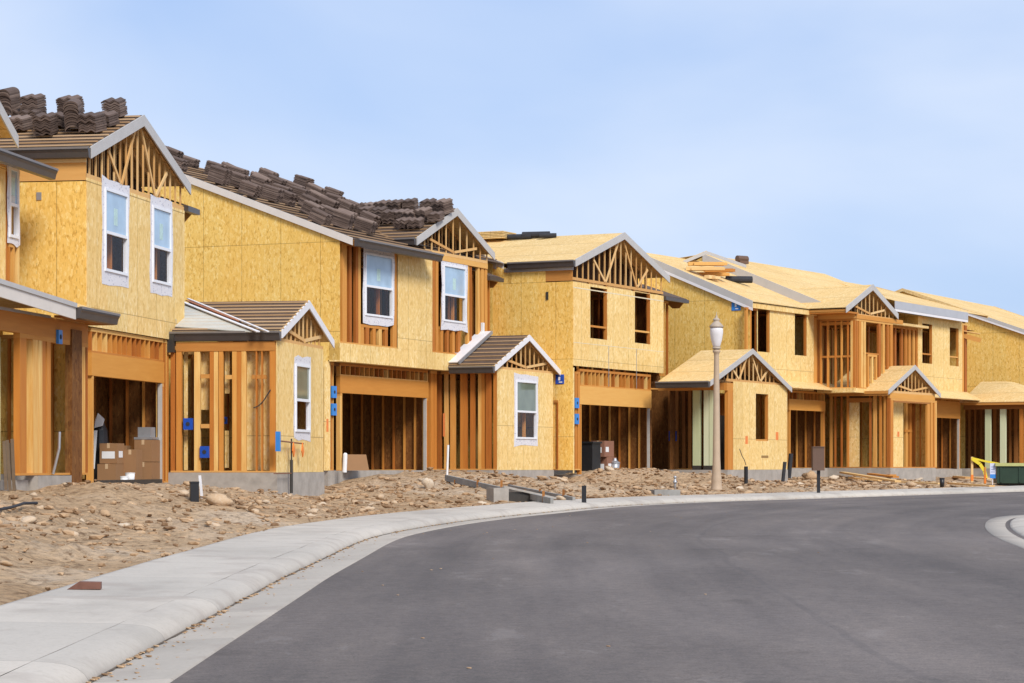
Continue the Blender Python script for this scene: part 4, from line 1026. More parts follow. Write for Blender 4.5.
fs = [(j*nx+i, j*nx+i+1, (j+1)*nx+i+1, (j+1)*nx+i) for j in range(ny-1) for i in range(nx-1)]
g = mesh_obj('ground', np.stack([GX.ravel(), GY.ravel(), GZ], 1).tolist(), fs, DIRT, smooth=True); tag(g, kind='structure')

def edge_x(Y):
    return np.interp(Y, EC[:,1], EC[:,0])
ys = grid_axis([(-40,10,2.5),(10,80,.5),(80,300,5)])
offs = [0,.6,1.5,3,5,8,12,18,26,40,70,140]
V = []; UVv = []
for y in ys:
    ex = edge_x(y)
    for o in offs:
        x = ex+o; crown = 0
        V.append((x, y, float(road_z(y))+.0)); UVv.append((o, y))
n = len(offs)
fs = [(j*n+i, j*n+i+1, (j+1)*n+i+1, (j+1)*n+i) for j in range(len(ys)-1) for i in range(n-1)]
rd = mesh_obj('road', V, fs, ASPH); tag(rd, kind='structure')
uvl = rd.data.uv_layers.new(name='UVMap')
sd = -sdist([v[0] for v in V], [v[1] for v in V])
for l in rd.data.loops: uvl.data[l.index].uv = (sd[l.vertex_index], V[l.vertex_index][1])

def strip(name, m, curve, prof, base=road_z, sgn=1, rnd=0.0):
    C = np.array(curve); d = np.gradient(C, axis=0); L = np.hypot(d[:,0], d[:,1]); N = np.stack([-d[:,1], d[:,0]], 1)/L[:,None]*sgn
    cs = np.concatenate([[0], np.cumsum(np.hypot(*(C[1:]-C[:-1]).T))])
    V = []; UVs = []
    for i in range(len(C)):
        for s_, z_ in prof:
            x, y = C[i]+N[i]*s_
            V.append((x, y, float(base(C[i][1]))+z_+(noise.noise(Vector((x*1.3,y*1.3,s_)))*rnd if rnd else 0))); UVs.append((s_, cs[i]))
    k = len(prof)
    F = [(j*k+i, j*k+i+1, (j+1)*k+i+1, (j+1)*k+i) for j in range(len(C)-1) for i in range(k-1)]
    if sgn > 0: F = [f[::-1] for f in F]
    o = mesh_obj(name, V, F, m, smooth=True); tag(o, kind='structure')
    uv = o.data.uv_layers.new(name='UVMap')
    for l in o.data.loops: uv.data[l.index].uv = UVs[l.vertex_index]
    return o
def resample(C, st, lim):
    C = np.array(C); cs = np.concatenate([[0], np.cumsum(np.hypot(*(C[1:]-C[:-1]).T))]); t = np.arange(0, min(cs[-1], lim), st)
    return np.stack([np.interp(t, cs, C[:,0]), np.interp(t, cs, C[:,1])], 1)
CC = resample(EC, .4, 220)
strip('gutter_pan', GUTC, CC, [(-.03,-.02),(-.015,.010),(.0,.014),(.25,.0),(.44,-.008),(.475,-.008)])
strip('kerb', WALK, CC, [(.475,-.03),(.478,.008),(.50,.040),(.54,.072),(.60,.094),(.68,.106),(.80,.112),(.802,.112)], rnd=.008)
strip('sidewalk', WALK, CC, [(.806,.1115),(.812,.1135),(1.2,.118),(1.6,.124),(1.98,.130),(2.03,.128),(2.05,.05),(2.05,-.1)], rnd=.004)
# dark dirt line where the kerb meets the gutter pan
CL = resample(EC, .12, 120); d = np.gradient(CL, axis=0); N = np.stack([-d[:,1], d[:,0]], 1)/np.hypot(d[:,0], d[:,1])[:,None]
V = []; F = []
for i in range(len(CL)):
    wv = .008+.028*max(0, noise.noise(Vector((CL[i][0]*3, CL[i][1]*.9, 3))))+.012*random.random()
    for s_ in (.468-wv, .475):
        x, y = CL[i]+N[i]*s_; V.append((x, y, float(road_z(CL[i][1]))+(-.003 if s_ > .47 else -.002)))
F = [(2*i, 2*i+2, 2*i+3, 2*i+1) for i in range(len(CL)-1)]
tag(mesh_obj('gutter_dirt', V, F, plain('gutter_silt', (.12,.09,.065), .95, .3, 30)), kind='stuff')
# kerb island at the side-street corner on the right
ipx = [(1090,575),(1050,558),(1018,546.5),(1000,539.5),(989,533),(984.5,527),(986.5,521.5),(995,517.8),(1010,516),(1030,515),(1060,514),(1100,513)]
IC = smooth_curve([gp(*p) for p in ipx], 3)
strip('gutter_pan', GUTC, IC, [(-.01,-.02),(0,.012),(.30,.002),(.42,-.004)], sgn=-1)
strip('kerb', WALK, IC, [(.42,-.02),(.43,.01),(.47,.03),(.60,.05),(.70,.055)], sgn=-1)
strip('sidewalk', WALK, IC, [(.70,.0555),(1.2,.06),(1.75,.065),(1.78,.0)], sgn=-1)
d = np.gradient(IC, axis=0); N = np.stack([-d[:,1], d[:,0]], 1)/np.hypot(d[:,0], d[:,1])[:,None]*-1
inner = [IC[i]+N[i]*1.74 for i in range(0, len(IC), 2)]
far = [(30, 34), (30, 50)]
mesh_obj('island_dirt', [(p[0], p[1], float(road_z(p[1]))+.05) for p in inner]+[(60, float(inner[-1][1])+1, .28), (60, float(inner[0][1])-1, .24)], [tuple(range(len(inner)+2))[::-1]], DIRT)['kind'] = 'structure'
bpy.data.objects['island_dirt'].name = 'dirt_patch'

# =================================================================== placing helpers
def on_ground(px, py):
    lo, hi = 12.0, 130.0
    k, q = (px-512)/FPX, (HY-py)/FPX
    Y = lo; prev = None
    Ys = np.arange(14, 120, .12); z = dirt_z(k*Ys, Ys)
    s = sdist(k*Ys, Ys); z = np.where(s < SW, road_z(Ys)+.12, z)
    ray = EYE+q*Ys
    hit = np.nonzero(ray <= z)[0]
    i = hit[0] if len(hit) else len(Ys)-1
    return (k*Ys[i], float(Ys[i]), float(z[i]))
def mpp(Y): return Y/FPX
def thing(name, loc, rz=0, label=None, cat=None, group=None): return empty(name, loc, rz, label=label, cat=cat, group=group)
def put(mb, name, m, loc, rz=0, label=None, cat=None, group=None, smooth=False):
    o = mb.build(name, m, None, smooth); o.location = loc; o.rotation_euler = (0,0,rz); return tag(o, label, cat, group)

# ------------------------------------------------------------------ street lamp
x, y, z = on_ground(717, 490.5); y = 70.0 if y > 75 else y
s = mpp(y)
def X(px, Y): return (px-512)/FPX*Y
k = (491-312)*s/5.2
lp = thing('street_lamp', (X(716.5,y), y, z-.03), label='tan street lamp post with a frosted acorn globe standing at the sidewalk edge', cat='street lamp')
MB().lathe([(r*k, zz_*k) for r, zz_ in ((.17,0),(.17,.08),(.155,.12),(.15,.30),(.145,.42),(.13,.50),(.122,.65),(.108,1.0),(.088,3.0),(.070,3.95),(.082,4.02),(.11,4.05),(.11,4.10),(.07,4.14))], n=16).build('post', TAN, lp, True)
MB().lathe([(r*k, zz_*k) for r, zz_ in ((.12,4.14),(.125,4.18),(.10,4.20))], n=20).build('collar', BRONZE, lp, True)
MB().lathe([(r*k, zz_*k) for r, zz_ in ((.09,4.20),(.115,4.24),(.16,4.40),(.190,4.58),(.192,4.68),(.175,4.77))], n=24).build('globe', LGLASS, lp, True)
MB().lathe([(r*k, zz_*k) for r, zz_ in ((.20,4.765),(.21,4.79),(.155,4.86),(.09,4.93),(.075,4.955),(.11,4.985),(.09,5.01),(.03,5.06),(.035,5.09),(.012,5.13),(.006,5.22))], n=20).build('cap', BRONZE, lp, True)

# ------------------------------------------------------------------ roof tile stacks
def tile_mesh(kind, w=.34, l=.43):
    n = 14; V = []; F = []
    for j, yy in enumerate((-l/2, l/2)):
        for t in (0, 1):
            for i in range(n+1):
                a = i/n; xx = (a-.5)*w
                if kind == 'wave': zz_ = .019*math.sin(a*4*math.pi-1.2)+.03
                elif kind == 'flat': zz_ = .012*(1-math.cos(a*4*math.pi))
                else: zz_ = .10*math.sqrt(max(0, 1-(2*a-1)**2*.98)); xx *= .78
                V.append((xx, yy, zz_+(.033 if t else 0)))
    m_ = n+1
    for i in range(n):
        F.append((i, 2*m_+i, 2*m_+i+1, i+1)); F.append((m_+i, m_+i+1, 3*m_+i+1, 3*m_+i)); F.append((i, i+1, m_+i+1, m_+i)); F.append((2*m_+i, 3*m_+i, 3*m_+i+1, 2*m_+i+1))
    F += [(0, m_, 3*m_, 2*m_), (n, 2*m_+n, 3*m_+n, m_+n)]
    me = bpy.data.meshes.new('roof_tile'); me.from_pydata(V, [], F); me.materials.append(TILE); me.update(); return me
TM = {k: tile_mesh(k) for k in ('wave','flat','barrel')}
from mathutils import Matrix, Euler
def roof_stack(h, hit, base_rot, kind, n, label, group, pitch=.042, sc_=1.0):
    u, v, zl = hit; x, y = h.w(u, v)
    rt = empty('roof_tile_stack', (x, y, h.zs+zl), label=label, cat='tile stack', group=group)
    M = Matrix.Rotation(math.pi/2-h.th, 4, 'Z') @ base_rot
    rt.rotation_euler = M.to_euler()
    for i in range(n):
        o = bpy.data.objects.new('roof_tile', TM[kind]); COL.objects.link(o); o.parent = rt
        o.location = (random.uniform(-.008,.008), random.uniform(-.015,.015), i*pitch*sc_+.005)
        o.rotation_euler = (random.uniform(-.02,.02), random.uniform(-.02,.02), random.uniform(-.035,.035)); o.scale = (sc_,)*3
    return rt
# house 1 gable slope facing the camera
p1 = (7.23-6.17)/((el1+5.77)/2-el1) if False else (zz1(uc1)-zz1(el1))/(uc1-el1)
a1 = zz1(el1)-p1*el1+.05
S1 = [(19,114,'barrel',11,'tall rounded stack at the far left of the slope','barrel'),(43,113,'wave',9,'wavy stack second from the left along the ridge',''),
      (31,121,'wave',4,'low wavy stack in front of the second ridge stack',''),(4,113,'wave',8,'stack half hidden behind the neighbouring rake board',''),
      (20,130,'wave',5,'low stack at the lower left of the slope',''),(46,135,'wave',8,'wide wavy stack nearest the gutter, left of the rounded one',''),
      (61,127,'wave',5,'stack between the wide front stack and the rounded one',''),(75,131,'barrel',11,'rounded stack in the middle of the slope',''),
      (78,113,'wave',8,'wavy stack behind the middle rounded one on the ridge',''),(93,132,'wave',7,'wavy stack right of the middle rounded one',''),
      (106,126,'wave',5,'low stack behind and right of the front wavy one',''),(115,117,'wave',7,'rightmost stack near the gable peak',''),(28,116,'wave',3,'low stack right of the tall rounded one','')]
for px, py, kd, n_, lb, _ in S1:
    hit = ray_plane(H := h1, px, py, a1, 0, p1)
    hit = (min(hit[0], uc1-.15), hit[1], a1+p1*min(hit[0], uc1-.15))
    rot = Matrix.Rotation(-math.atan(p1)*.8, 4, 'Y') @ Matrix.Rotation(-math.pi/2+random.uniform(-.15,.15), 4, 'Z')
    roof_stack(h1, hit, rot, kd, n_, 'nearest roof: '+lb, 'roof tile stacks on the nearest roof', sc_=1.12)
# house 2 main slope: rows of stacks
a2 = ZF2+.05
rot2 = lambda: Matrix.Rotation(math.atan(RK)+random.uniform(-.04,.10), 4, 'X') @ Matrix.Rotation(random.uniform(-.14,.14), 4, 'Z')
rows = 0
for r_ in range(6):
    vv = -.75-r_*1.15
    for c_ in range(9):
        uu = .30+c_*1.16+random.uniform(-.12,.12)+(r_%2)*.35
        if random.random() < .16 or (c_ > 6 and vv > -2.2) or (uu > 3.9 and vv > -1.2): continue
        n_ = random.choice((6,7,8)) if r_ < 5 else random.choice((5,7,9))
        if r_ == 5: lb = 'brown concrete tile stack along the ridge of the long sloping roof'; gr = 'tile stacks along the ridge of the long roof'
        elif c_ == 0: lb = 'brown tile stack in the column nearest the pale sloping rake board'; gr = 'tile stacks beside the pale rake board'
        else: lb = 'brown tile stack in the rows loaded on the long sloping roof'; gr = 'tile stacks in rows on the long roof'
        roof_stack(h2, (uu, vv+random.uniform(-.12,.12), a2-RK*vv), rot2(), random.choice(('wave','wave','flat')), n_, lb, gr, sc_=1.2)
# stacks on the gable of house 2
pg = (zzg(ucg)-zzg(elg))/(ucg-elg); ag = zzg(elg)-pg*elg+.05
for i, (px, py, n_) in enumerate([(367,222,9),(380,222,8),(391,223,7),(402,222,7),(413,222,6),(424,221,7),(371,213,6),(384,212,6),(397,213,7),(411,211,7),(429,214,8),(444,214,8),(436,221,5),(404,228,5),(416,228,5)]):
    hit = ray_plane(h2, px, py, ag, 0, pg); uu = min(hit[0], ucg-.1)
    rot = Matrix.Rotation(-math.atan(pg)*.7, 4, 'Y') @ Matrix.Rotation(-math.pi/2+random.uniform(-.2,.2), 4, 'Z')
    roof_stack(h2, (uu, max(-3.9, hit[1]), ag+pg*uu), rot, 'wave' if i%3 else 'flat', n_, 'brown tile stack crowded on the small gable roof left of its peak', 'tile stacks on the small gable of the second roof', sc_=1.15)

# ------------------------------------------------------------------ things on the far roofs
def _roof_item(h, px, py, z0, p):
    return ray_plane(h, px, py, z0, -p, 0)
def roll(h, hit, L, r, rz, label, group=None, m=BARK):
    x, y = h.w(hit[0], hit[1])
    b = MB().tube([(-L/2,0,r),(L/2,0,r)], r, 12)
    return put(b, 'felt_roll', m, (x, y, h.zs+hit[2]), rz, label, 'felt roll', group)
z3 = 6.52-2.4*.335
for i, (px, py, L, r) in enumerate([(504,228,.9,.10),(520,230,1.3,.11),(536,233,1.5,.13),(548,236,.9,.10)]):
    uu = uc3-.22-.12*(i%2); hit = (uu, h3.v(px, uu), zz3(uu)+.02)
    roll(h3, hit, L*.62, r*.8, math.pi-h3.th+.12*i, ['short black felt roll at the left end on the bare plywood roof','black felt roll lying second from left on the plywood roof','thick black felt roll on the plywood roof ridge','last black felt roll, nearest the gable ridge'][i], 'black felt rolls on the plywood roof')
hit = (uc3-.1, h3.v(495, uc3), zz3(uc3-.5)+.12)
x, y = h3.w(hit[0], hit[1]); b = MB()
for i in range(5): b.box(-.5,.5,-.6,.6,i*.05,i*.05+.035)
put(b, 'plywood_sheets', OSBR, (x, y, h3.zs+hit[2]), math.pi/2-h3.th, 'few loose plywood sheets stacked behind the peak, left of the black rolls', 'plywood')
z4 = 6.03
def lump(px0, px1, py, dz, yaw, m, i):
    hit = ray_plane(h4, (px0+px1)/2, py, z4+.03, -.42, 0); x, y = h4.w(hit[0], hit[1]); L = (px1-px0)*mpp(y)
    b = MB(); b.box(-L/2,L/2,-.10,.10,dz,dz+.13); b.box(-L/2+.2,L/2+.1,-.25,-.11,dz,dz+.10)
    return put(b, 'lumber_boards', m, (x, y, h4.zs+hit[2]), yaw, ['lowest orange boards of the lumber pile on the stepped roof','middle orange boards of the lumber pile on the stepped roof','top orange boards of the lumber pile on the stepped roof','short board propping up the lumber pile on the stepped roof','long board across the lumber pile on the stepped roof'][i], 'lumber', 'lumber piled on the stepped roof')
for i, (a, b_, py, dz, yw) in enumerate([(693,726,276,0,.05),(686,722,276,.20,-.08),(688,724,276,.38,.02),(704,716,279,.0,.9),(700,733,275,.10,-.2)]): lump(a, b_, py, dz, yw, LUMBER if i%2 else STUDX, i)
hit = ray_plane(h4, 739, 283, z4+.02, -.42, 0); roll(h4, hit, 1.0, .13, .15, 'black felt roll lying beside the lumber pile on the stepped roof')
# small framed cupola at the ridge of house 4
hit = ray_plane(h4, 706, 268, z4+.02, -.42, 0); x, y = h4.w(hit[0], hit[1])
rt = thing('roof_truss_stack', (x, y, h4.zs+hit[2]), .0, 'grey-edged small gable frame standing on the roof behind the lumber pile', 'roof frame')
MB().prism([(-1.2,-.3,.12),(0,-.3,.62),(0,-.3,.50),(-1.2,-.3,0)], (0,.05,0)).build('fascia_board', FASCIA, rt); MB().prism([(0,-.3,.62),(1.5,-.3,.1),(1.5,-.3,-.02),(0,-.3,.50)], (0,.05,0)).build('fascia_board', FASCIA, rt)
MB().prism([(-1.2,-.25,.12),(0,-.25,.62),(0,1.6,.62),(-1.2,1.6,.12)], (0,0,.02)).build('roof_deck', OSBR, rt)
hit = ray_plane(h4, 742, 264, zf4+.02, -.41, 0)
if hit[1] < -4.5: hit = (hit[0], -4.5, zf4+.02+.41*4.5)
x, y = h4.w(hit[0], hit[1])
put(MB().box(-.22,.22,-.15,.15,0,.12).tube([(-.25,0,.2),(.25,0,.2)], .13, 10), 'roof_vent', MAILB, (x, y, h4.zs+hit[2]), .6, 'small dark bundle sitting on the plywood roof ridge above the lamp', 'roof vent')

# ------------------------------------------------------------------ boxes and gear in the garages
def carton(h, u, v, z, w, d, t, label, tape=True, mark=False, m=None, name='cardboard_box', cat='box', group='cardboard boxes in the nearest garage', rz=0):
    x, y = h.w(u, v); rt = thing(name, (x, y, h.zs+z), math.pi/2-h.th+rz, label, cat, group)
    MB().box(-w/2,w/2,-d/2,d/2,0,t).build('carton', m or CARD, rt)
    if tape:
        MB().box(-w/2-.003,w/2+.003,-.03,.03,t-.10,t+.003).build('packing_tape', CARDT, rt)
    if mark: MB().box(-w/2-.004,-w/2-.001,-.14,.14,t*.25,t*.6).build('shipping_label', WHITE, rt); MB().box(-w/2+.10,-w/2+.34,-d/2-.004,-d/2-.001,t*.3,t*.62).build('shipping_label', WHITE, rt)
    return rt
zg = -.22
# the stacks stand across the opening; a box's u,v are found from its pixel column
def gu(px, v): return h1.u(px, v)
C1 = [(111,-.55,0,.55,.40,.40,'bottom left cardboard box of the garage pile, under the labelled one',0),(120,-.6,0,.38,.34,.38,'bottom second cardboard box, right under the folded-open one',0),
      (112,-.55,.41,.45,.38,.42,'cardboard box with a white label on top of the left pile',1),(122,-.6,.39,.30,.30,.40,'slim cardboard box on top, right of the labelled box',0),
      (133,-.36,.0,.40,.28,.70,'tall pale cardboard box in the middle of the garage pile',0),(147.5,-.24,.0,.60,.38,.44,'large bottom cardboard box at the right of the garage pile',0),(147.5,-.24,.45,.60,.38,.46,'large upper cardboard box at the right with a grey case on it',0)]
for px, v, z, w, d, t, lb, mk in C1: carton(h1, gu(px, v*(1.25 if px < 125 else 1)), v*(1.25 if px < 125 else 1), zg+z, w, d, t, lb, mark=bool(mk))
u = gu(147.5, -.27)
x, y = h1.w(u, -.27); put(MB().box(-.3,.3,-.2,.2,0,.05).box(-.22,.10,-.14,.14,.05,.26), 'tool_case', STEELG, (x, y, h1.zs+zg+.92), math.pi/2-h1.th, 'grey case lying on top of the right cardboard box in the garage', 'case')
for (px, v, r, t, lb, m_) in ((124,-.12,.08,.13,'pinkish white tub on the sill of the nearest garage',WHITE),(130,-.12,.10,.20,'white bucket in front of the pale tall cardboard box',WHITE)):
    u = gu(px, v); x, y = h1.w(u, v); rt = thing('bucket', (x, y, h1.zs+zg), 0, lb, 'bucket')
    MB().lathe([(r*.85,0),(r,t)], n=16).build('pail', m_, rt, True); MB().lathe([(r*1.05,t),(r*1.05,t+.02),(.01,t+.025)], n=16).build('lid', m_, rt)
u = gu(99.5, -1.0); x, y = h1.w(u, -1.0)
rt = thing('trash_bag', (x, y, h1.zs+zg), 0, 'tall black bag with white paper on top, at the left jamb of the nearest garage', 'trash bag')
MB().lathe([(.17,0),(.21,.25),(.19,.8),(.17,1.1),(.10,1.26),(.04,1.3)], n=11).build('bag', BLACK, rt)
MB().prism([(-.07,-.22,1.15),(.10,-.22,1.20),(.13,-.2,1.34),(0,-.2,1.46),(-.06,-.2,1.3)], (0,.06,0)).build('paper', WHITE, rt)
MB().prism([(-.14,-.30,.3),(-.05,-.30,.3),(.0,-.27,1.1),(-.09,-.27,1.1)], (0,.02,0)).build('paper_strip', WHITE, rt)
h1.box('garage_sill', DARKM, (h1.u(98,.0),h1.u(160,.0)), (-.02,.05), (-.27,-.14))
# house 3 garage
u = h3.u(588,-.7); x, y = h3.w(u,-.7); put(MB().box(-.32,.32,-.3,.3,0,1.0).box(-.36,.36,-.34,.34,1.0,1.06), 'trash_bin', BLACK, (x, y, h3.zs-.14), math.pi/2-h3.th, 'black bin at the left jamb of the middle garage', 'bin')
G3 = 'boxes in the middle garage'
BOXB = plain('dark_carton', (.26,.12,.075), .85, .1, 2)
carton(h3, h3.u(605,-.6), -.6, -.14, .75, .48, .56, 'lower reddish brown box in the middle garage', m=BOXB, mark=True, group=G3)
carton(h3, h3.u(602.5,-.6), -.6, .43, .75, .48, .52, 'upper reddish brown box in the middle garage', m=BOXB, mark=True, group=G3)
u = h3.u(615,-.3); x, y = h3.w(u,-.3); rt = thing('bucket', (x, y, h3.zs-.14), 0, 'small grey bucket right of the reddish boxes', 'bucket')
MB().lathe([(.13,0),(.16,.36)], n=14).build('pail', STEELG, rt, True); MB().lathe([(.17,.36),(.17,.39),(.08,.44),(.05,.52)], n=14).build('lid', STEELG, rt)
# sheet and pipe leaning at the garage of house 2
u0 = h2.u(349,-.2); x, y = h2.w(u0+.15,.0); put(MB().prism([(-.42,0,0),(.42,0,0),(.42,.12,.44),(-.42,.12,.44)], (0,.02,0)), 'plywood_offcut', CARD, (x, y, h2.zs), math.pi/2-h2.th-.35, 'tan plywood offcut leaning at the left jamb of the second garage', 'board')
x, y = h2.w(h2.u(344.5,.05),.05); put(MB().tube([(0,0,-.05),(.02,0,.44),(.03,.0,.48)], [.06,.06,.03], 12), 'white_pipe', WHITE, (x, y, h2.zs), 0, 'thick white wrapped pipe stub left of the tan offcut', 'pipe')

# ------------------------------------------------------------------ things on the ground, placed by their foot
def foot(px, py): return on_ground(px, py)
def stake(px0, py0, py1, w, m, name, label, cat, lean=0, group=None, rnd_=False):
    x, y, z = foot(px0, py0); h_ = (py0-py1)*mpp(y); r = w*mpp(y)/2
    b = MB()
    if rnd_: b.tube([(0,0,-.1),(lean*h_,0,h_)], r, 12)
    else: b.beam((0,0,-.1),(lean*h_,0,h_), 2*r, 2*r*.6, up=(0,1,0))
    return put(b, name, m, (x, y, z), 0, label, cat, group)
stake(584, 502, 485.5, 4.6, BLACK, 'marker_post', 'short black marker post at the back of the sidewalk below the middle garage', 'post')
stake(746, 483, 467, 4, BLACK, 'conduit_stub', 'black conduit stub in front of the far entry room window', 'pipe', rnd_=True)
x, y, z = foot(746, 482)
put(MB().tube([(0,0,.5),(-.05,0,.66),(-.12,.0,.78),(-.2,0,1.0)], .012, 6), 'cable', BARK, (x, y, z), 0, 'thin loose cable curling from the black conduit stub', 'cable')
stake(782.5, 482, 462, 3.6, BARK, 'rubber_tube', 'leftmost dark tube leaning at the corner of the far entry room', 'pipe', .12, 'tubes leaning at the entry corner', True)
stake(788.5, 479, 454, 4.4, BARK, 'rubber_tube', 'middle and tallest dark tube at the corner of the far entry room', 'pipe', .1, 'tubes leaning at the entry corner', True)
stake(795.5, 474, 456, 4.2, WHITE, 'white_tube', 'white tube standing right of the dark tubes', 'pipe', -.04, 'tubes leaning at the entry corner', True)
# black box and white stake in front of the nearest entry room
x, y, z = foot(194.5, 500); s = mpp(y)
put(MB().box(-4.5*s,4*s,-.08,.08,-.1,17*s).box(-4.7*s,4.2*s,-.09,.09,17*s,18.5*s), 'utility_box', BLACK, (x, y, z), .25, 'small upright black box standing in the rubble before the nearest entry room', 'utility box')
stake(202.5, 499, 476.5, 2.6, WHITEB, 'survey_stake', 'white wooden stake right behind the small black box', 'stake', -.12)
stake(447, 474.5, 446, 2.2, WHITE, 'white_pipe_stub', 'thin white pipe standing in the gravel left of the second entry room', 'pipe', .04, None, True)
# brown box on a black post
x, y, z = foot(818.5, 492.5); s = mpp(y)
rt = thing('mail_box', (x, y, z), 0, 'brown box on a short black post at the sidewalk before the far garage', 'mailbox')
MB().box(-1.6*s,1.6*s,-.04,.04,-.1,22*s).build('post', BLACK, rt); MB().box(-6.2*s,5.4*s,-.16,.16,22*s,45*s).box(-6.4*s,5.6*s,-.18,.18,45*s,46*s).build('box', MAILB, rt)
# hose riser in front of the nearest entry room
u = h1.u(291,vp1:=2.355+.12); x, y = h1.w(u, 2.355+.13); s = mpp(y)
rt = thing('water_riser', (x, y, h1.zs-.35), math.pi/2-h1.th, 'thin dark water riser with orange tags in front of the nearest entry room', 'pipe')
MB().tube([(0,0,-.1),(0,0,1.08)], .018, 8).tube([(0,0,-.1),(0,0,.62)], .035, 8).build('pipe', DARKM, rt)
MB().tube([(-.9,0,1.02),(1.0,0,.98)], .016, 8).tube([(-1.4,0,.33),(0,0,.33)], .012, 8).build('branch_pipe', COPPER, rt)
MB().box(-1.15,-1.05,-.05,.04,.80,1.22).build('valve_box', BLUEL, rt)
for q in (.02, .78):
    MB().prism([(q,-.03,1.0),(q+.12,-.03,.80),(q+.02,-.03,.68),(q-.08,-.03,.82)], (0,-.02,0)).build('tag', ORANGE, rt)
# hydrant-like risers by house 4 and 3
for px, py, hpx, lb in ((837,474,21,'grey pipe riser standing before the far framed entry'),(675,489,12,'small grey valve standing on the concrete slab near the lamp')):
    x, y, z = foot(px, py); s = mpp(y)
    rt = thing('pipe_riser', (x, y, z), 0, lb, 'pipe')
    MB().tube([(0,0,-.1),(0,0,hpx*s)], 1.2*s, 10).build('pipe', STEELG, rt, True); MB().lathe([(1.9*s,hpx*s*.45),(2.1*s,hpx*s*.6),(1.4*s,hpx*s*.7)], n=12).build('valve', STEELG, rt, True); MB().lathe([(1.7*s,hpx*s*.9),(1.7*s,hpx*s*1.02),(.4*s,hpx*s*1.1)], n=12).build('cap', WHITE if hpx > 15 else STEELG, rt, True)
# concrete slab beside the lamp
x, y, z = foot(665, 495); s = mpp(y)
put(MB().box(-13*s,13*s,-.35,.35,-.06,.13), 'concrete_slab', CONCD, (x, y, z), .12, 'low rectangular concrete slab on the dirt left of the lamp post', 'slab')
# trench forms
def form(px0, py0, px1, py1, hgt, label):
    a, b_ = Vector(foot(px0, py0)), Vector(foot(px1, py1)); o = (a+b_)/2
    bb = MB().beam(a-o+Vector((0,0,hgt/2-.02)), b_-o+Vector((0,0,hgt/2-.02)), .07, hgt)
    rt = thing('trench_form', tuple(o), 0, label, 'form board', 'form boards along the trench'); bb.build('board', CONCD, rt)
    for t in (.15, .5, .85):
        p = a+(b_-a)*t-o; MB().box(p.x-.03,p.x+.03,p.y-.09,p.y-.04,-.15,hgt+.03).build('stake', BROWN, rt)
form(446, 480, 512, 497, .16, 'long grey form board running down from the second entry room to the trench')
form(500, 492, 552, 503.5, .14, 'grey form board along the right side of the trench')
form(509, 488, 574, 500.5, .10, 'farthest grey form board behind the trench')
x, y, z = foot(503, 501); s = mpp(y)
rt = thing('drain_box', (x, y, z), .3, 'grey concrete drain box with a dark panel as its shaded opening at the sidewalk edge', 'drain box')
MB().box(-.32,.05,-.3,.3,-.2,.30).build('block', CONC, rt); MB().box(.05,1.0,-.02,.02,-.2,.20).build('pit_shade_panel', DARKM, rt); MB().beam((.0,-.06,.33),(1.3,-.06,.05),.05,.05).build('capping', CONC, rt)  # dark sheet stands in for the shade inside the pit opening
# wood block on the near sidewalk
x, y, z = foot(84, 590); s = mpp(y)
put(MB().prism([(-.14,-.08,0),(.15,-.1,0),(.15,-.1,.06),(-.04,-.09,.065)], (0,.16,0)), 'wood_block', plain('red_brown_wood', (.17,.075,.05), .8, .25, 9), (x, y, float(road_z(y))+.13), .1, 'red-brown wood offcut lying on the back edge of the near sidewalk', 'wood block')
# long bent rod on the rubble at left
P = [foot(0, 516), foot(12, 512.5), foot(24, 508.5), foot(37, 508)]; o = Vector(P[0])
put(MB().tube([Vector(p)-o+Vector((0,0,.07)) for p in P], .022, 8), 'steel_rod', BARK, tuple(o), 0, 'dark bent rod lying on the rocks at the left edge', 'rod')
# steel pipes leaning at the left entry
for i, (a, c, y0, y1) in enumerate(((5,3,472,438),(9,6,473,437),(13,11,474,436),(14,8,476,440))):
    x, y, z = foot(a, 487); s = mpp(y)
    wx, wy = h0.w(h0.u(a, 1.62), 1.64); s = mpp(wy); zz_ = EYE+(HY-y0)*s-.25; 
    put(MB().beam((0,0,-.05),((c-a)*s,0,(y0-y1)*s+.2), .05, .04, up=(0,1,0)), 'lumber_offcut', plain('weathered_wood', (.16,.11,.07), .85, .2, 9), (wx, wy, zz_), 0, ['leftmost weathered board leaning at the left entry','second weathered board from the left at the entry','third weathered board leaning at the left entry','crossing weathered board leaning at the left entry'][i], 'board', 'weathered boards leaning at the left entry')
x, y = h0.w(h0.u(54,1.62), 1.64); s = mpp(y)
put(MB().tube([(-2*s,0,0),(4*s,0,.45),(4.5*s,.0,.75)], .025, 8), 'conduit', STEELG, (x, y, h0.zs), 0, 'pale curved conduit rising from the grey foundation block', 'conduit')

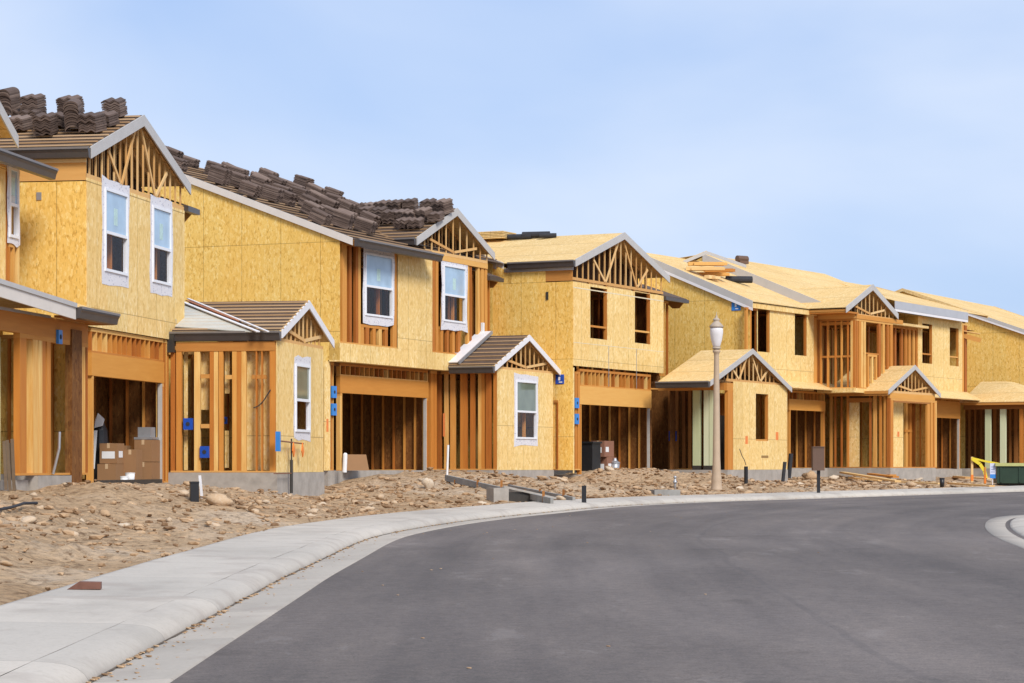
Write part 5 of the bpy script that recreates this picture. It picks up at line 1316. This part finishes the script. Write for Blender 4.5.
# lumber before house 4 and 5
def board(px0, py0, px1, py1, label, w=.14, t=.045, m=LUMBER, dz=0, group='loose lumber before the far houses'):
    a, b_ = Vector(foot(px0, py0)), Vector(foot(px1, py1)); o = (a+b_)/2; a.z += dz; b_.z += dz
    return put(MB().beam(a-o+Vector((0,0,t)), b_-o+Vector((0,0,t*1.2)), w, t), 'lumber_board', m, tuple(o), 0, label, 'board', group)
BD = [(842,478,898,487,'long pale board slanting down toward the sidewalk',.2,.06,LUMBER,.1),(850,480,880,483,'short pale board under the long slanting one',.2,.05,LUMBER,.02),
      (822,476,846,476,'pale board lying left of the slanting boards',.2,.05,LUMBER,.03),(862,476.5,893,480,'orange board behind the long slanting one',.25,.06,STUDX,.10),
      (870,479,896,482.5,'second orange board beside the slanting one',.25,.06,STUDX,.12),(900,484,940,487,'pale board between the pile and the bucket',.18,.05,LUMBER,.02),
      (935,474,968,481,'pale board near the yellow tape',.2,.05,LUMBER,.05),(950,486,992,488,'low board at the sidewalk right of the bucket',.2,.05,LUMBER,.0),
      (955,478,990,481,'board lying behind the tape stakes',.2,.05,LUMBER,.02)]
for q in BD: board(*q[:5], w=q[5], t=q[6], m=q[7], dz=q[8])
for i in range(7):
    board(936+i*2.2-6, 475-i*.7, 948+i*1.5, 473.6+(i%3)*.8, 'orange scrap board of the heap before the far open garage', .18, .06, STUDX, .10+.05*i, 'orange scrap boards heaped before the far garage')
x, y, z = foot(942, 487); s = mpp(y); rt = thing('bucket', (x, y, z), 0, 'black bucket on the ground right of the orange scrap heap', 'bucket')
MB().lathe([(2.0*s,-.03),(2.6*s,8.0*s)], n=14).build('pail', BLACK, rt, True); MB().lathe([(2.8*s,8.0*s),(2.8*s,8.8*s),(2.5*s,8.8*s)], n=14).build('rim', BARK, rt, True)
# stakes with yellow tape, sign and green container
x1, y1, z1 = foot(972, 481); s = mpp(y1); rt = thing('barrier_stake', (x1, y1, z1), 0, 'taller orange stake holding the yellow tape', 'stake'); MB().box(-1.1*s,1.1*s,-.04,.04,-.1,24*s).build('stake', LUMBER, rt); MB().box(-1.2*s,1.2*s,-.045,.045,.0,6*s).build('painted_foot', ORANGE, rt)
x2, y2, z2 = foot(985, 483); s2 = mpp(y2); rt = thing('barrier_stake', (x2, y2, z2), 0, 'shorter red-orange stake nearest the white sign', 'stake'); MB().box(-.9*s2,.9*s2,-.04,.04,-.1,16*s2).build('stake', STUD, rt); MB().box(-1.0*s2,1.0*s2,-.045,.045,.0,8*s2).build('painted_foot', ORANGE, rt)
T = [(972,458),(984,461),(1000,464)]; yy = y1
b = MB()
pts = [Vector(((a-512)/FPX*(yy-.1), yy-.1, EYE+(HY-c)/FPX*yy)) for a, c in T]; o = pts[0].copy()
for p, q in zip(pts[:-1], pts[1:]): b.beam(p-o, q-o, .01, .07)
pts = [Vector(((a-512)/FPX*(yy-.12), yy-.12, EYE+(HY-c)/FPX*yy)) for a, c in ((972,458.5),(980,464),(984.5,471),(986,478))]
for p, q in zip(pts[:-1], pts[1:]): b.beam(p-o, q-o, .01, .12, up=(.3,0,1))
put(b, 'caution_tape', YELLOW, tuple(o), 0, 'yellow caution tape strung from the tall stake, one end hanging down', 'tape')
x, y, z = foot(992.5, 485.5); s = mpp(y); rt = thing('site_sign', (x, y, z), .1, 'small white sign with a blue foot standing before the green container', 'sign')
MB().box(-.3*s,.3*s,-.02,.02,-.1,20*s).build('post', WHITEB, rt); MB().box(-3*s,3*s,-.05,-.02,7*s,22*s).build('board', plain('pale_sign', (.55,.58,.72), .5, .05, 6), rt); MB().box(-3*s,3*s,-.053,-.0505,7*s,11*s).build('blue_band', BLUEL, rt)
MB().box(-2*s,2*s,-.053,-.0505,13*s,13.7*s).box(-2*s,1.4*s,-.053,-.0505,15.5*s,16.2*s).box(-2*s,2*s,-.053,-.0505,18*s,18.7*s).build('text_lines', plain('sign_ink', (.25,.28,.45), .6, .05, 6), rt)
x, y, z = foot(997, 484.5); s = mpp(y)
rt = thing('green_container', (x, y, z), -.12, 'dark green metal container with a pale board lid at the right edge', 'container')
MB().box(0,3.4,0,1.6,.02,19.5*s-.06).build('body', GREEN, rt); MB().box(-.06,3.45,-.06,1.65,19.5*s-.06,20.8*s).build('lid', plain('lid_board', (.42,.42,.16), .7, .15, 4), rt)
for i in range(6): MB().box(.1+i*.62,.16+i*.62,-.03,-.001,.05,19.5*s-.1).build('stiffener', GREEN, rt)
MB().box(.1,3.3,.2,1.4,-.1,.02).build('skid', DARKM, rt)

# ------------------------------------------------------------------ rocks
def rock_data(seed, sub=2):
    import bmesh
    bm = bmesh.new(); bmesh.ops.create_icosphere(bm, subdivisions=sub, radius=1)
    for v in bm.verts:
        p = v.co.normalized(); d = 1+.45*noise.noise(p*1.2+Vector((seed*7.1,0,0)))+.28*noise.noise(p*2.6+Vector((0,seed*3.3,0)))
        v.co = Vector((p.x*d, p.y*d*.8, p.z*d*.62))
    V = [tuple(v.co) for v in bm.verts]; F = [tuple(v.index for v in f.verts) for f in bm.faces]; bm.free(); return V, F
RD = [rock_data(i) for i in range(7)]
RM = []
for V_, F_ in RD:
    me = bpy.data.meshes.new('rock'); me.from_pydata(V_, [], F_); me.materials.append(ROCK); me.polygons.foreach_set('use_smooth', [True]*len(F_)); me.update(); RM.append(me)
cand = []
rs = random.Random(11)
while len(cand) < 48000:
    y = 13+ (rs.random()**.75)*78; x = rs.uniform(-12, 16)
    cand.append((x, y))
CX = np.array([c[0] for c in cand]); CY = np.array([c[1] for c in cand]); CS = sdist(CX, CY); CZ = dirt_z(CX, CY)
big = 0; SV = []; SF = []
R1 = rock_data(3, 1); R0 = rock_data(5, 1)
for (x, y), s_, z in zip(cand, CS, CZ):
    px = 512+FPX*x/y
    if s_ < SW-.10 or px < -60 or px > 1060 or in_house(x, y): continue
    den = noise.noise(Vector((x*.35, y*.22, 9)))
    band = (y < 52 and s_ > 2.6)
    if s_ < 2.35 and rs.random() < .5: continue
    if s_ < SW+.05: z = float(road_z(y))+.13
    if den < -.12 and rs.random() < .6: continue
    if band and big < 230 and rs.random() < .085 or (y >= 52 and big < 270 and rs.random() < .02):
        o = bpy.data.objects.new('rock', rs.choice(RM)); COL.objects.link(o)
        r = rs.uniform(.05, .11) if y < 52 else rs.uniform(.07,.15)
        if y < 30: r *= .55
        o.scale = (r*rs.uniform(.9,1.5), r*rs.uniform(.8,1.3), r*rs.uniform(.7,1.1)); o.location = (x, y, z+r*.15); o.rotation_euler = (rs.uniform(-.3,.3), rs.uniform(-.3,.3), rs.uniform(0,6.28))
        tag(o, 'tan cobble scattered on the dirt between the sidewalk and the houses', 'rock', 'cobbles on the dirt'); big += 1
    else:
        r = rs.uniform(.015,.05) if rs.random() < .8 else rs.uniform(.05,.085)
        if y > 50: r *= 1.25
        if y < 30: r *= .75
        if s_ < SW+.05: r = rs.uniform(.008,.025)
        V_, F_ = rs.choice((R1, R0)); n0 = len(SV); ca, sa = math.cos(rs.random()*6.3), math.sin(rs.random()*6.3)
        a_ = rs.random()*6.28; ca, sa = math.cos(a_), math.sin(a_); ex, ey, ez = rs.uniform(.8,1.6), rs.uniform(.7,1.3), rs.uniform(.6,1.1)
        for p in V_:
            q = (p[0]*ex, p[1]*ey); SV.append((x+r*(q[0]*ca-q[1]*sa), y+r*(q[0]*sa+q[1]*ca), z+r*.2+r*p[2]*ez))
        SF += [tuple(i+n0 for i in f) for f in F_]
tag(mesh_obj('rubble', SV, SF, ROCK), kind='stuff')
GV = []; GF = []
for i in range(700):
    y = 12+rs.random()**1.3*60; ex = float(edge_x(y)); q = rs.random()
    off = -.47+abs(rs.gauss(0,.04)) if q < .55 else (rs.uniform(-.45,0) if q < .93 else abs(rs.gauss(0,2.5)))
    x = ex+off; r = rs.uniform(.004,.013) if q > .55 else rs.uniform(.006,.02); n0 = len(GV); z = float(road_z(y))
    for p in R1[0]: GV.append((x+p[0]*r*1.3, y+p[1]*r*1.3, z+.003+p[2]*r*.8))
    GF += [tuple(k_+n0 for k_ in f) for f in R1[1]]
tag(mesh_obj('gravel', GV, GF, ROCK), kind='stuff')
print('rocks', big, 'rubble faces', len(SF))
for i, (px, py, w, h_, lb) in enumerate([(219,507,27,14,'largest rounded tan boulder in the rubble before the nearest entry room'),(811,479,16,9,'large brown boulder left of the mailbox post'),(834,481,12,6,'brown boulder right of the mailbox post'),(428,489,14,13,'pointed tan boulder standing in the gravel before the second garage'),(380,500,12,7,'mid-size rock on the slope below the second garage'),(912,488,16,7,'rock half buried near the far sidewalk'),(600,474,9,5,'rock on the dirt heap before the black bin')]):
    x, y, z = foot(px, py); s = mpp(y)
    o = bpy.data.objects.new('boulder', RM[i%7]); COL.objects.link(o); o.location = (x, y+.1, z+h_*s*.35); o.scale = (w*s*.5, w*s*.4, h_*s*.78); o.rotation_euler = (0,0,.3*i)
    tag(o, lb, 'rock')

# =================================================================== light and sky
SUN_EL, SUN_AZ = R(41), R(153)      # azimuth clockwise from +Y (north); the sun stands behind right of the camera
SKYLOC = (6,3,1)
w = bpy.data.worlds.new('World'); sc.world = w; w.use_nodes = True
nt = w.node_tree; bg = nt.nodes['Background']
sky = nt.nodes.new('ShaderNodeTexSky'); sky.sky_type = 'NISHITA'; sky.sun_disc = False
sky.sun_elevation = SUN_EL; sky.sun_rotation = SUN_AZ; sky.air_density = 1.0; sky.dust_density = .6; sky.ozone_density = 3.0
tc = nt.nodes.new('ShaderNodeTexCoord')
mp = mapping(nt, tc.outputs['Generated'], (1.0,1.0,2.6), rot=(.05,.25,.3), loc=SKYLOC)
n1 = nd(nt, 'ShaderNodeTexNoise', i_Scale=3.6, i_Detail=5.0, i_Roughness=.45, i_Distortion=.3); lk(nt, mp, n1.inputs['Vector'])
r = ramp(nt, n1.outputs[0], [(.30,(0,0,0)), (.68,(1,1,1))])
blue = mix(nt, .65, sky.outputs[0], (3.5,5.4,9.6))
cl = mix(nt, mth(nt, 'MULTIPLY_ADD', r.outputs[0], .66, .22), blue, (7.4,8.2,9.6))
lk(nt, cl, bg.inputs[0]); bg.inputs[1].default_value = .088
sl = bpy.data.lights.new('sun', 'SUN'); so = bpy.data.objects.new('sun', sl); COL.objects.link(so)
sl.energy = 2.9; sl.angle = R(18.0); sl.color = (1.0, .955, .89)
dirn = Vector((math.sin(SUN_AZ)*math.cos(SUN_EL), math.cos(SUN_AZ)*math.cos(SUN_EL), math.sin(SUN_EL)))
so.rotation_euler = dirn.to_track_quat('Z', 'Y').to_euler()
sc.view_settings.exposure = 0.30
